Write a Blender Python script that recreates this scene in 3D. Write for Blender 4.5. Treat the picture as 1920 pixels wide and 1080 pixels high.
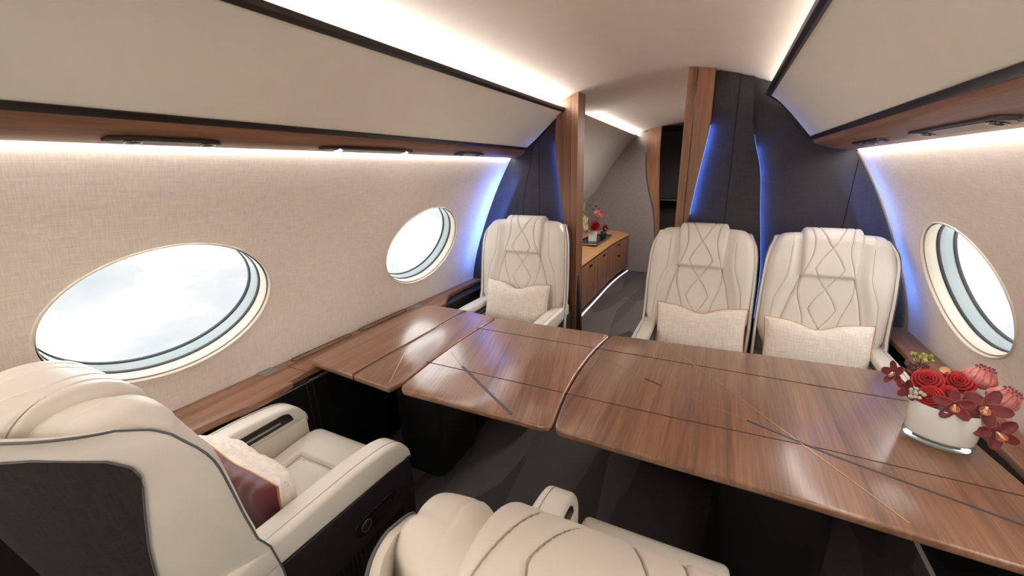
import bpy, bmesh, math, random
import numpy as np
from mathutils import Vector, Matrix
random.seed(7)
scene = bpy.context.scene
col = scene.collection
for o in list(bpy.data.objects):
    bpy.data.objects.remove(o)

# ------------------------------------------------------------------ camera
R_ = (0.90876922, 0.41707612, -0.01363903)
U_ = (-0.11210962, 0.27549775, 0.95474207)
F_ = (-0.40195764, 0.86611114, -0.29712212)
cd = bpy.data.cameras.new('camera')
cam = bpy.data.objects.new('camera', cd)
col.objects.link(cam)
cam.matrix_world = Matrix(((R_[0], U_[0], -F_[0], 0.40), (R_[1], U_[1], -F_[1], 0.0),
                           (R_[2], U_[2], -F_[2], 1.50), (0, 0, 0, 1)))
cd.sensor_width = 36.0
cd.lens = 738.771 / 1920 * 36
cd.shift_x = -46.37 / 1920
cd.shift_y = 5.6 / 1920
cd.clip_start = 0.02
scene.camera = cam
scene.view_settings.view_transform = 'Standard'
scene.view_settings.look = 'None'
scene.view_settings.gamma = 1
scene.view_settings.exposure = 0.74
scene.view_settings.use_curve_mapping = False
scene.cycles.max_bounces = 14
scene.cycles.diffuse_bounces = 9

# ------------------------------------------------------------------ world: bright hazy clouds
w = bpy.data.worlds.new('sky')
scene.world = w
w.use_nodes = True
nt = w.node_tree
nt.nodes.clear()
tc = nt.nodes.new('ShaderNodeTexCoord')
mp = nt.nodes.new('ShaderNodeMapping'); mp.inputs['Scale'].default_value = (1.0, 1.0, 2.2)
ns = nt.nodes.new('ShaderNodeTexNoise'); ns.inputs['Scale'].default_value = 3.2; ns.inputs['Detail'].default_value = 6; ns.inputs['Roughness'].default_value = .55
rp = nt.nodes.new('ShaderNodeValToRGB')
rp.color_ramp.elements[0].position = .34; rp.color_ramp.elements[0].color = (.146, .161, .170, 1)
rp.color_ramp.elements[1].position = .56; rp.color_ramp.elements[1].color = (1, .99, .97, 1)
e_ = rp.color_ramp.elements.new(.46); e_.color = (.178, .182, .182, 1)
bg = nt.nodes.new('ShaderNodeBackground'); bg.inputs['Strength'].default_value = 3.2
ow = nt.nodes.new('ShaderNodeOutputWorld')
nt.links.new(tc.outputs['Generated'], mp.inputs['Vector']); nt.links.new(mp.outputs[0], ns.inputs['Vector'])
nt.links.new(ns.outputs['Fac'], rp.inputs[0]); nt.links.new(rp.outputs[0], bg.inputs['Color']); nt.links.new(bg.outputs[0], ow.inputs['Surface'])

# ------------------------------------------------------------------ light levels (used by the fittings built below)
COVE = 52.0          # cove strips washing the ceiling
WASH = 30.0          # strips washing the side walls
DOWN = 20.0         # downlights, watts: aft pair, plus an unseen forward pair added as fill
BLUE = 0.8

# ------------------------------------------------------------------ materials
def new_mat(name):
    m = bpy.data.materials.new(name); m.use_nodes = True
    return m, m.node_tree, m.node_tree.nodes['Principled BSDF']
def coord(nt, scale=(1, 1, 1), rot=(0, 0, 0), out='Object'):
    t = nt.nodes.new('ShaderNodeTexCoord'); mp = nt.nodes.new('ShaderNodeMapping')
    mp.inputs['Scale'].default_value = scale; mp.inputs['Rotation'].default_value = rot
    nt.links.new(t.outputs[out], mp.inputs['Vector'])
    return mp.outputs[0]
def noise(nt, vec, scale, detail=4, rough=.55, dist=0):
    n = nt.nodes.new('ShaderNodeTexNoise')
    n.inputs['Scale'].default_value = scale; n.inputs['Detail'].default_value = detail
    n.inputs['Roughness'].default_value = rough; n.inputs['Distortion'].default_value = dist
    nt.links.new(vec, n.inputs['Vector']); return n.outputs['Fac']
def ramp(nt, fac, stops):
    r = nt.nodes.new('ShaderNodeValToRGB'); e = r.color_ramp.elements
    while len(e) < len(stops): e.new(.5)
    for k, (p, c) in enumerate(stops):
        e[k].position = p; e[k].color = (*c, 1)
    nt.links.new(fac, r.inputs[0]); return r.outputs[0]
def mixc(nt, fac, a, b, mode='MIX'):
    m = nt.nodes.new('ShaderNodeMix'); m.data_type = 'RGBA'; m.blend_type = mode
    if isinstance(fac, float): m.inputs[0].default_value = fac
    else: nt.links.new(fac, m.inputs[0])
    for s, v in ((6, a), (7, b)):
        if isinstance(v, tuple): m.inputs[s].default_value = (*v, 1)
        else: nt.links.new(v, m.inputs[s])
    return m.outputs[2]
def bump(nt, b, h, strength=.2, dist=.001):
    n = nt.nodes.new('ShaderNodeBump'); n.inputs['Strength'].default_value = strength; n.inputs['Distance'].default_value = dist
    nt.links.new(h, n.inputs['Height']); nt.links.new(n.outputs[0], b.inputs['Normal'])
def plain(name, c, rough=.5, metal=0, var=.06, coat=0, bscale=0, emis=None, spec=None, sheen=0):
    m, nt, b = new_mat(name)
    f = noise(nt, coord(nt), 9, 3)
    nt.links.new(ramp(nt, f, [(.3, tuple(x * (1 - var) for x in c)), (.7, tuple(min(1, x * (1 + var)) for x in c))]), b.inputs['Base Color'])
    b.inputs['Roughness'].default_value = rough; b.inputs['Metallic'].default_value = metal
    b.inputs['Coat Weight'].default_value = coat; b.inputs['Coat Roughness'].default_value = .08
    if spec is not None: b.inputs['Specular IOR Level'].default_value = spec
    if sheen: b.inputs['Sheen Weight'].default_value = sheen
    if bscale: bump(nt, b, noise(nt, coord(nt), bscale, 3), .25, .0006)
    if emis:
        b.inputs['Emission Color'].default_value = (*emis[0], 1); b.inputs['Emission Strength'].default_value = emis[1]
    return m
def wood(name, light, mid, dark, along='y', rough=.32, coat=.25, angle=0.0, scale=1.0, zones=None):
    """walnut veneer; grain runs along one axis, turned by angle; zones = [(nx, ny, c, angle), ...] half planes with their own grain direction"""
    m, nt, b = new_mat(name)
    def grain(ang):
        rot = (0, 0, ang)
        sc = {'y': (60, 2.2, 60), 'x': (2.2, 60, 60), 'z': (60, 60, 2.2)}[along]
        t = nt.nodes.new('ShaderNodeTexCoord')
        r0 = nt.nodes.new('ShaderNodeMapping'); r0.inputs['Rotation'].default_value = rot
        nt.links.new(t.outputs['Object'], r0.inputs['Vector'])
        def sub(k):
            s = nt.nodes.new('ShaderNodeMapping'); s.inputs['Scale'].default_value = tuple(v * k * scale for v in sc)
            nt.links.new(r0.outputs[0], s.inputs['Vector']); return s.outputs[0]
        a = noise(nt, sub(.35), 1.0, 5, .6, .4)
        f = noise(nt, sub(2.6), 1.0, 3, .6)
        mm = nt.nodes.new('ShaderNodeMath'); mm.operation = 'MULTIPLY_ADD'; mm.inputs[1].default_value = .62
        nt.links.new(a, mm.inputs[0])
        m2 = nt.nodes.new('ShaderNodeMath'); m2.operation = 'MULTIPLY'; m2.inputs[1].default_value = .38
        nt.links.new(f, m2.inputs[0]); nt.links.new(m2.outputs[0], mm.inputs[2])
        return mm.outputs[0]
    g = grain(angle)
    if zones:
        sep = nt.nodes.new('ShaderNodeSeparateXYZ'); t = nt.nodes.new('ShaderNodeTexCoord'); nt.links.new(t.outputs['Object'], sep.inputs[0])
        for nx, ny, c, an in zones:
            a1 = nt.nodes.new('ShaderNodeMath'); a1.operation = 'MULTIPLY_ADD'; a1.inputs[1].default_value = nx; a1.inputs[2].default_value = -c
            nt.links.new(sep.outputs[0], a1.inputs[0])
            a2 = nt.nodes.new('ShaderNodeMath'); a2.operation = 'MULTIPLY_ADD'; a2.inputs[1].default_value = ny
            nt.links.new(sep.outputs[1], a2.inputs[0]); nt.links.new(a1.outputs[0], a2.inputs[2])
            gt = nt.nodes.new('ShaderNodeMath'); gt.operation = 'GREATER_THAN'; gt.inputs[1].default_value = 0
            nt.links.new(a2.outputs[0], gt.inputs[0])
            mx = nt.nodes.new('ShaderNodeMix'); nt.links.new(gt.outputs[0], mx.inputs[0]); nt.links.new(g, mx.inputs[2]); nt.links.new(grain(an), mx.inputs[3])
            g = mx.outputs[0]
    nt.links.new(ramp(nt, g, [(.30, dark), (.48, mid), (.68, light)]), b.inputs['Base Color'])
    b.inputs['Roughness'].default_value = rough
    b.inputs['Coat Weight'].default_value = coat; b.inputs['Coat Roughness'].default_value = .22
    bump(nt, b, g, .06, .001)
    return m
def fabric(name, c, rough=.9, sx=420, var=.14, bumps=.3, rot=(0, 0, 0), plane='yz'):
    m, nt, b = new_mat(name)
    long_, thin = 18, sx
    s1 = {'yz': (60, long_, thin), 'xz': (long_, 60, thin), 'xy': (long_, thin, 60)}[plane]
    s2 = {'yz': (60, thin, long_), 'xz': (thin, 60, long_), 'xy': (thin, long_, 60)}[plane]
    a = noise(nt, coord(nt, s1, rot), 1, 2); d = noise(nt, coord(nt, s2, rot), 1, 2)
    mm = nt.nodes.new('ShaderNodeMath'); mm.operation = 'ADD'; nt.links.new(a, mm.inputs[0]); nt.links.new(d, mm.inputs[1])
    hf = nt.nodes.new('ShaderNodeMath'); hf.operation = 'MULTIPLY'; hf.inputs[1].default_value = .5; nt.links.new(mm.outputs[0], hf.inputs[0])
    nt.links.new(ramp(nt, hf.outputs[0], [(.32, tuple(x * (1 - var) for x in c)), (.66, tuple(min(1, x * (1 + var * .6)) for x in c))]), b.inputs['Base Color'])
    b.inputs['Roughness'].default_value = rough
    b.inputs['Specular IOR Level'].default_value = .25
    bump(nt, b, hf.outputs[0], bumps, .0008)
    return m
def leather(name, c, rough=.42, var=.03):
    m, nt, b = new_mat(name)
    f = noise(nt, coord(nt), 5, 2)
    nt.links.new(ramp(nt, f, [(.3, tuple(x * (1 - var) for x in c)), (.7, tuple(min(1, x * (1 + var)) for x in c))]), b.inputs['Base Color'])
    b.inputs['Roughness'].default_value = rough
    v = nt.nodes.new('ShaderNodeTexVoronoi'); v.inputs['Scale'].default_value = 420
    nt.links.new(coord(nt), v.inputs['Vector'])
    bump(nt, b, v.outputs['Distance'], .05, .0006)
    return m
def emit(name, c, s):
    m = bpy.data.materials.new(name); m.use_nodes = True; nt = m.node_tree; nt.nodes.clear()
    e = nt.nodes.new('ShaderNodeEmission'); e.inputs[0].default_value = (*c, 1); e.inputs[1].default_value = s
    o = nt.nodes.new('ShaderNodeOutputMaterial'); nt.links.new(e.outputs[0], o.inputs[0]); return m
def glass_mat(name, tint=(1, 1, 1), refl=.06, rough=.0):
    m = bpy.data.materials.new(name); m.use_nodes = True; nt = m.node_tree; nt.nodes.clear()
    t = nt.nodes.new('ShaderNodeBsdfTransparent'); t.inputs[0].default_value = (*tint, 1)
    g = nt.nodes.new('ShaderNodeBsdfGlossy'); g.inputs['Roughness'].default_value = rough
    x = nt.nodes.new('ShaderNodeMixShader'); l = nt.nodes.new('ShaderNodeLayerWeight'); l.inputs[0].default_value = .18
    mu = nt.nodes.new('ShaderNodeMath'); mu.operation = 'MULTIPLY'; mu.inputs[1].default_value = refl * 6
    nt.links.new(l.outputs['Fresnel'], mu.inputs[0]); nt.links.new(mu.outputs[0], x.inputs[0])
    o = nt.nodes.new('ShaderNodeOutputMaterial')
    nt.links.new(t.outputs[0], x.inputs[1]); nt.links.new(g.outputs[0], x.inputs[2]); nt.links.new(x.outputs[0], o.inputs[0]); return m

WL_, WM_, WD_ = (.34, .172, .098), (.21, .100, .055), (.108, .047, .026)
M = {}
M['wood_y'] = wood('walnut veneer lengthwise', WL_, WM_, WD_, 'y', .42, .1)
M['wood_x'] = wood('walnut veneer crosswise', WL_, WM_, WD_, 'x')
M['wood_z'] = wood('walnut veneer upright', (.33, .16, .09), (.20, .088, .047), (.09, .038, .022), 'z', .4, .1)
M['table_a'] = wood('table veneer lengthwise', WL_, WM_, WD_, 'y', .33, .2, zones=[(.857, .515, 0.0, 0)])
M['table_b'] = wood('table veneer slanting', WL_, WM_, WD_, 'y', .33, .2, angle=-.28)
M['wall'] = fabric('ivory linen wall cloth', (.84, .765, .68), .85, 330, .14, .35, plane='yz')
M['panel'] = plain('ivory bin lining', (.90, .875, .775), .45, var=.015, coat=.1)
M['ceiling'] = plain('ceiling cloth', (.78, .70, .62), .8, var=.02, bscale=300)
for k_ in ('table_a', 'table_b'):
    b_ = M[k_].node_tree.nodes['Principled BSDF']; b_.inputs['Coat Weight'].default_value = .6; b_.inputs['Coat IOR'].default_value = 1.6; b_.inputs['Coat Roughness'].default_value = .19
M['bronze'] = plain('dark bronze trim', (.030, .024, .020), .35, .5)
M['leather'] = leather('ivory leather', (.72, .675, .605), .40)
M['stitch'] = plain('stitching thread', (.36, .31, .25), .7)
M['seam'] = plain('taupe piping', (.16, .13, .11), .6)
M['piping'] = plain('grey piping', (.10, .10, .105), .5)
M['black'] = leather('black leather', (.012, .011, .011), .45)
M['blackgloss'] = plain('black lacquer', (.008, .008, .008), .22, var=.1)
M['char'] = fabric('charcoal upholstery', (.030, .024, .023), .85, 500, .35, .4, plane='xz')
M['charwall'] = fabric('charcoal bulkhead cloth', (.040, .037, .042), .62, 330, .30, .3, plane='xz')
M['greywall'] = fabric('mauve grey wall cloth', (.235, .20, .20), .85, 120, .22, .3, plane='xz')
M['pillow'] = fabric('oatmeal linen', (.80, .73, .64), .9, 260, .22, .5, plane='xz')
M['burgundy'] = plain('burgundy satin', (.125, .014, .020), .42, var=.3, sheen=.3)
M['cord'] = plain('copper cord', (.50, .24, .10), .5)
M['gold'] = plain('brass inlay', (.62, .42, .22), .3, .8)
M['slate'] = plain('slate inlay', (.055, .055, .065), .4)
M['line'] = plain('dark joint line', (.05, .022, .014), .6)
M['grey'] = plain('grey metal', (.35, .35, .34), .35, .8)
M['reveal'] = plain('window reveal', (.70, .64, .55), .45, var=.01)
M['gasket'] = plain('window gasket', (.03, .035, .045), .5)
M['shade'] = plain('grey green window liner', (.42, .50, .51), .4, var=.03)
M['pane'] = glass_mat('window glass')
M['clear'] = glass_mat('clear glass', (.86, .90, .87), .12, .02)
M['opal'] = plain('milk glass', (.74, .75, .72), .12, var=.01, coat=.6)
M['tan'] = leather('tan leather', (.50, .26, .12), .45)
M['cove'] = emit('warm cove light', (.99, .95, .885), COVE)
M['cove_dim'] = emit('soft cove light', (1.0, .92, .86), COVE * .22)
M['wash'] = emit('neutral wash light', (1.0, .94, .90), WASH)
M['blue'] = emit('blue strip light', (.14, .28, 1.0), 3.0 * BLUE)
M['floorlight'] = emit('floor strip light', (.85, .72, 1.0), .9)
M['lamp_on'] = emit('reading lamp lit', (1.0, .95, .88), 14)
M['lens'] = plain('dark lens', (.02, .02, .02), .1, .2, coat=.5)
M['chrome'] = plain('chrome', (.7, .7, .7), .12, 1)
# carpet: dark, with slanted slightly lighter shards
m, nt, b = new_mat('charcoal carpet')
v = nt.nodes.new('ShaderNodeTexVoronoi'); v.inputs['Scale'].default_value = 1.0; v.distance = 'MANHATTAN'
nt.links.new(coord(nt, (3.4, .9, 1), (0, 0, .35)), v.inputs['Vector'])
sp = nt.nodes.new('ShaderNodeSeparateColor'); nt.links.new(v.outputs['Color'], sp.inputs[0])
fine = noise(nt, coord(nt, (1, 1, 1)), 260, 3)
cc = ramp(nt, sp.outputs[0], [(.0, (.055, .046, .045)), (.5, (.095, .082, .080)), (1.0, (.145, .128, .125))])
nt.links.new(mixc(nt, .55, cc, ramp(nt, fine, [(.3, (.25, .25, .25)), (.7, (1, 1, 1))]), 'MULTIPLY'), b.inputs['Base Color'])
b.inputs['Roughness'].default_value = .95; b.inputs['Specular IOR Level'].default_value = .1
bump(nt, b, fine, .5, .003)
M['carpet'] = m
# petals
def petal_mat(name, c1, c2, scale=30, rough=.55):
    m, nt, b = new_mat(name)
    f = noise(nt, coord(nt), scale, 3)
    nt.links.new(ramp(nt, f, [(.35, c1), (.65, c2)]), b.inputs['Base Color'])
    b.inputs['Roughness'].default_value = rough; b.inputs['Sheen Weight'].default_value = .15
    b.inputs['Subsurface Weight'].default_value = .0
    return m
M['rose'] = petal_mat('red rose petal', (.34, .002, .006), (.50, .004, .010))
M['orchid'] = petal_mat('dark red orchid petal', (.10, .006, .012), (.19, .010, .018), 50)
M['lip'] = petal_mat('orange red orchid lip', (.42, .06, .03), (.62, .20, .10), 60)
M['column'] = petal_mat('pale yellow orchid centre', (.75, .55, .35), (.85, .72, .52), 60)
M['protea'] = petal_mat('pink protea bract', (.50, .12, .12), (.72, .30, .28), 40)
M['tip'] = petal_mat('dark bract tip', (.18, .02, .04), (.25, .05, .07), 40)
M['berry'] = petal_mat('silver berry', (.42, .38, .30), (.60, .55, .45), 60, .7)
M['stem'] = petal_mat('green stem', (.06, .09, .03), (.12, .16, .05), 40)
M['bud'] = petal_mat('yellow green bud', (.25, .28, .06), (.45, .45, .14), 60)
M['plum'] = petal_mat('plum bud', (.07, .02, .03), (.14, .04, .05), 60)
M['cream'] = petal_mat('cream petal', (.80, .72, .52), (.85, .80, .66), 40)
M['apricot'] = petal_mat('apricot petal', (.8, .5, .28), (.85, .62, .42), 40)

# ------------------------------------------------------------------ mesh helpers
def link(name, me, mat=None, parent=None, smooth=True):
    o = bpy.data.objects.new(name, me); col.objects.link(o)
    if mat:
        me.materials.clear(); me.materials.append(mat)
    if smooth:
        me.polygons.foreach_set('use_smooth', [True] * len(me.polygons))
    if parent is not None: o.parent = parent
    return o
def mesh(name, vs, fs, mat, parent=None, smooth=True):
    me = bpy.data.meshes.new(name); me.from_pydata([tuple(map(float, v)) for v in vs], [], fs); me.update()
    bm = bmesh.new(); bm.from_mesh(me); bmesh.ops.recalc_face_normals(bm, faces=bm.faces); bm.to_mesh(me); bm.free()
    return link(name, me, mat, parent, smooth)
def tag(o, label=None, cat=None, group=None, kind=None):
    if label: o['label'] = label
    if cat: o['category'] = cat
    if group: o['group'] = group
    if kind: o['kind'] = kind
    return o
def struct(o, label=None):
    o['kind'] = 'structure'
    if label: o['label'] = label
    return o
def empty(name, loc=(0, 0, 0), rz=0):
    o = bpy.data.objects.new(name, None); o.empty_display_size = .05; col.objects.link(o); o.location = loc; o.rotation_euler = (0, 0, rz); return o
def gridfaces(nu, nv, off=0, cu=False, cv=False):
    f = []
    for i in range(nu - (0 if cu else 1)):
        for j in range(nv - (0 if cv else 1)):
            a = i * nv + j; b_ = ((i + 1) % nu) * nv + j; c = ((i + 1) % nu) * nv + (j + 1) % nv; d = i * nv + (j + 1) % nv
            f.append((a + off, b_ + off, c + off, d + off))
    return f
def gridmesh(name, P, mat, parent=None, cu=False, cv=False, caps=False, smooth=True):
    P = np.asarray(P); nu, nv = P.shape[:2]
    f = gridfaces(nu, nv, 0, cu, cv)
    if caps:   # cv closed rings, cap both ends in u
        f.append(tuple(range(nv))); f.append(tuple((nu - 1) * nv + j for j in range(nv)))
    return mesh(name, P.reshape(-1, 3), f, mat, parent, smooth)
class Acc:
    """collects several shapes into one mesh"""
    def __init__(s): s.v = []; s.f = []
    def add(s, vs, fs):
        o = len(s.v); s.v += [tuple(v) for v in vs]; s.f += [tuple(i + o for i in f) for f in fs]; return s
    def grid(s, P, cu=False, cv=False, caps=False):
        P = np.asarray(P); nu, nv = P.shape[:2]; f = gridfaces(nu, nv, 0, cu, cv)
        if caps: f.append(tuple(range(nv))); f.append(tuple((nu - 1) * nv + j for j in range(nv)))
        return s.add(P.reshape(-1, 3), f)
    def box(s, a, b):
        (x0, y0, z0), (x1, y1, z1) = a, b
        return s.add([(x0, y0, z0), (x1, y0, z0), (x1, y1, z0), (x0, y1, z0), (x0, y0, z1), (x1, y0, z1), (x1, y1, z1), (x0, y1, z1)],
                     [(0, 3, 2, 1), (4, 5, 6, 7), (0, 1, 5, 4), (1, 2, 6, 5), (2, 3, 7, 6), (3, 0, 4, 7)])
    def ball(s, c, r, sc=(1, 1, 1), n=10, mtx=None):
        P = []
        for i in range(n + 1):
            th = math.pi * i / n; row = []
            for j in range(n + 2):
                ph = 2 * math.pi * j / (n + 2)
                v = Vector((math.sin(th) * math.cos(ph) * sc[0], math.sin(th) * math.sin(ph) * sc[1], math.cos(th) * sc[2])) * r
                if mtx: v = mtx @ v
                row.append((v.x + c[0], v.y + c[1], v.z + c[2]))
            P.append(row)
        return s.grid(P, cv=True)
    def tube(s, pts, r, n=8, closed=False):
        pts = [Vector(p) for p in pts]; P = []; N = len(pts); up = Vector((0.013, .02, 1)).normalized()
        for i, p in enumerate(pts):
            a = pts[(i - 1) % N] if (closed or i > 0) else p; b_ = pts[(i + 1) % N] if (closed or i < N - 1) else p
            t = (b_ - a).normalized(); x = t.cross(up)
            if x.length < .05: x = t.cross(Vector((1, 0, 0)))
            x.normalize(); y = t.cross(x)
            rr = r[i] if isinstance(r, (list, tuple)) else r
            P.append([tuple(p + (x * math.cos(2 * math.pi * k / n) + y * math.sin(2 * math.pi * k / n)) * rr) for k in range(n)])
        return s.grid(P, cu=closed, cv=True, caps=not closed)
    def prism(s, poly, z0, z1, axis='z'):
        n = len(poly)
        def mk(p, h): return {'z': (p[0], p[1], h), 'x': (h, p[0], p[1]), 'y': (p[0], h, p[1])}[axis]
        return s.add([mk(p, z0) for p in poly] + [mk(p, z1) for p in poly],
                     [tuple(range(n))[::-1], tuple(range(n, 2 * n))] + [(i, (i + 1) % n, n + (i + 1) % n, n + i) for i in range(n)])
    def build(s, name, mat, parent=None, smooth=True, bevel=0, seg=3, mods=None):
        me = bpy.data.meshes.new(name); me.from_pydata([tuple(map(float, v)) for v in s.v], [], s.f); me.update()
        bm = bmesh.new(); bm.from_mesh(me)
        bmesh.ops.recalc_face_normals(bm, faces=bm.faces)
        if bevel:
            es = [e for e in bm.edges if len(e.link_faces) == 2 and e.calc_face_angle(0) > .5]
            bmesh.ops.bevel(bm, geom=es, offset=bevel, segments=seg, affect='EDGES', profile=.5)
        bm.to_mesh(me); bm.free()
        o = link(name, me, mat, parent, smooth)
        if smooth:
            try: me.set_sharp_from_angle(angle=math.radians(38))
            except Exception: pass
        return o
def rrect(x0, x1, y0, y1, r, n=6):
    p = []
    for cx, cy, a in ((x1 - r, y1 - r, 0), (x0 + r, y1 - r, 90), (x0 + r, y0 + r, 180), (x1 - r, y0 + r, 270)):
        for k in range(n + 1):
            t = math.radians(a + 90 * k / n); p.append((cx + r * math.cos(t), cy + r * math.sin(t)))
    return p
def roundpoly(pts, r, n=6):
    """round the corners of a polygon; r one radius or one per corner"""
    out = []; N = len(pts)
    for i in range(N):
        p = Vector(pts[i]).to_2d(); a = Vector(pts[i - 1]).to_2d(); b_ = Vector(pts[(i + 1) % N]).to_2d()
        rr = r[i] if isinstance(r, (list, tuple)) else r
        if rr <= 0: out.append(tuple(p)); continue
        u = (a - p).normalized(); v_ = (b_ - p).normalized()
        q0 = p + u * min(rr, (a - p).length * .49); q1 = p + v_ * min(rr, (b_ - p).length * .49)
        for k in range(n + 1):
            t = k / n; out.append(tuple(q0 * (1 - t) ** 2 + p * 2 * t * (1 - t) + q1 * t * t))
    return out
def interp(x, tab):
    return float(np.interp(x, [t[0] for t in tab], [t[1] for t in tab]))
def smooth_tab(tab, n=40):
    """Catmull-Rom through the table points -> dense list"""
    pts = [Vector(p) for p in tab]; pts = [pts[0] * 2 - pts[1]] + pts + [pts[-1] * 2 - pts[-2]]; out = []
    m_ = max(2, n // (len(tab) - 1))
    for i in range(1, len(pts) - 2):
        for k in range(m_):
            t = k / m_; p0, p1, p2, p3 = pts[i - 1:i + 3]
            out.append(tuple(.5 * ((2 * p1) + (-p0 + p2) * t + (2 * p0 - 5 * p1 + 4 * p2 - p3) * t * t + (-p0 + 3 * p1 - 3 * p2 + p3) * t ** 3)))
    out.append(tuple(tab[-1])); return out

# ================================================================== SETTING
YB, YF, YE = 2.62, -2.2, 5.85          # rear bulkhead, forward end behind the camera, far end of the aft cabin
WP = smooth_tab([(1.28, 0.0), (1.355, .30), (1.385, .60), (1.345, .82), (1.262, 1.05), (1.150, 1.30), (1.075, 1.44), (.995, 1.57), (.91, 1.68)], 60)   # half width, height
def wall_x(z): return interp(z, [(p[1], p[0]) for p in WP])
def aceil_z(x): return 2.055 - .20 * x * x      # aft of the bulkhead
def ceil_z(x): return 2.03 - .33 * x * x - .02 * x ** 4
# floor
tag(struct(Acc().box((-1.45, YF, -.04), (1.45, 6.9, 0)).build('floor', M['carpet'], smooth=False)))
# ceiling
xs = np.linspace(-.92, .92, 49)
a = Acc(); a.grid([[(x, y, ceil_z(x)) for y in (YF, 0, YB + .02)] for x in xs]); a.grid([[(x, YB + .02 + (YE - YB + .02) * t_, ceil_z(x) + (aceil_z(x) - ceil_z(x)) * min(1, t_ / .3) ** .8) for t_ in (0, .05, .1, .15, .2, .25, .3, 1)] for x in xs]); a.grid([[(x, y, aceil_z(x) + .03) for y in (YF, YE + .04)] for x in xs])
struct(a.build('ceiling', M['ceiling']))

# side walls with elliptical window openings
WZ, WA, WB = 1.045, .32, .236
def side_wall(name, sgn, wins, y0, y1, zlo=.0, zhi=1.68):
    a = Acc(); NR, NA = 7, 96
    edges = [y0] + [(p + q) / 2 for p, q in zip(wins[:-1], wins[1:])] + [y1]
    zl, zh = .66, 1.43
    for k, yc in enumerate(wins):
        ya, yb = edges[k], edges[k + 1]; P = []
        for j in range(NA):
            th = 2 * math.pi * j / NA; c, s_ = math.cos(th), math.sin(th)
            ex, ez = yc + WA * c, WZ + WB * s_
            # ray to rectangle
            tx = ((yb - yc) / c) if c > 1e-9 else (((ya - yc) / c) if c < -1e-9 else 1e9)
            tz = ((zh - WZ) / s_) if s_ > 1e-9 else (((zl - WZ) / s_) if s_ < -1e-9 else 1e9)
            t = min(tx, tz); bx, bz = yc + t * c, WZ + t * s_
            P.append([(sgn * wall_x(ez + (bz - ez) * r), ex + (bx - ex) * r, ez + (bz - ez) * r) for r in np.linspace(0, 1, NR)])
        # snap the nearest rays to the corners
        P = np.array(P)
        for cy, cz in ((ya, zl), (ya, zh), (yb, zl), (yb, zh)):
            j = int(np.argmin((P[:, -1, 1] - cy) ** 2 + (P[:, -1, 2] - cz) ** 2)); P[j, -1] = (sgn * wall_x(cz), cy, cz)
        a.grid(P, cu=True)
    for z0, z1 in ((zlo, zl), (zh, zhi)):
        zs = np.linspace(z0, z1, 12); a.grid([[(sgn * wall_x(z), y, z) for y in np.linspace(y0, y1, 9)] for z in zs])
    o = a.build(name, M['wall']); return struct(o)
WIN_L = [-1.944, -.654, .636, 1.926]
WIN_R = [-1.894, -.604, .686, 1.976]
side_wall('wall_left', -1, WIN_L, YF, YB)
side_wall('wall_right', 1, WIN_R, YF, YB)
# windows
TL = math.radians(22)
def window(name, sgn, yc):
    root = struct(empty(name, (0, 0, 0)))
    def ring(k, dep):   # an oval ring: scale k, depth outward along the wall normal
        out = []
        for j in range(96):
            th = 2 * math.pi * j / 96; z = WZ + WB * k * math.sin(th); x = wall_x(z)
            out.append((sgn * (x + dep * math.cos(TL)), yc + WA * k * math.cos(th) * (1.0), z + dep * math.sin(TL)))
        return out
    def loft(n, prof, mat):
        return gridmesh(n, [ring(k, d) for k, d in prof], mat, root, cv=True)
    loft('trim_ring', [(1.022, .001), (1.020, -.004), (1.008, -.006), (.998, -.003), (.994, .006), (.994, .014)], M['reveal'])
    loft('gasket', [(.994, .012), (.990, .020), (.986, .020), (.984, .010)], M['gasket'])
    loft('reveal', [(.985, .012), (.980, .006), (.975, .010), (.974, .030), (.974, .050)], M['reveal'])
    loft('inner_gasket', [(.975, .048), (.968, .046), (.964, .050), (.964, .058)], M['gasket'])
    loft('shade_liner', [(.966, .056), (.964, .058), (.962, .100), (.960, .104)], M['shade'])
    loft('outer_gasket', [(.962, .101), (.955, .099), (.951, .104), (.951, .112)], M['gasket'])
    r0 = ring(.964, .070)
    gp = mesh('pane', r0, [tuple(range(96))], M['pane'], root, smooth=False)
    # portal so that daylight through the opening is sampled well
    L = bpy.data.lights.new('daylight_portal', 'AREA'); L.shape = 'ELLIPSE'; L.size = WA * 1.8; L.size_y = WB * 2; L.cycles.is_portal = True
    lo = bpy.data.objects.new('daylight_portal', L); col.objects.link(lo); lo.parent = root
    n = Vector((-sgn * math.cos(TL), 0, -math.sin(TL)))
    lo.matrix_world = Matrix.Translation((sgn * (wall_x(WZ) + .12), yc, WZ + .045)) @ (-n).to_track_quat('Z', 'Y').to_matrix().to_4x4()
    return root
k = 1
for sgn, lst in ((-1, WIN_L), (1, WIN_R)):
    for y in lst:
        window('window_%d' % k, sgn, y); k += 1
# forward wall behind the camera
poly = [(-wall_x(z), z) for z in np.linspace(0, 1.6, 20)] + [(x, ceil_z(x)) for x in np.linspace(-.86, .86, 20)] + [(wall_x(z), z) for z in np.linspace(1.6, 0, 20)]
struct(Acc().prism(poly, YF - .04, YF, 'y').build('wall_front', M['panel'], smooth=False))

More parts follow.
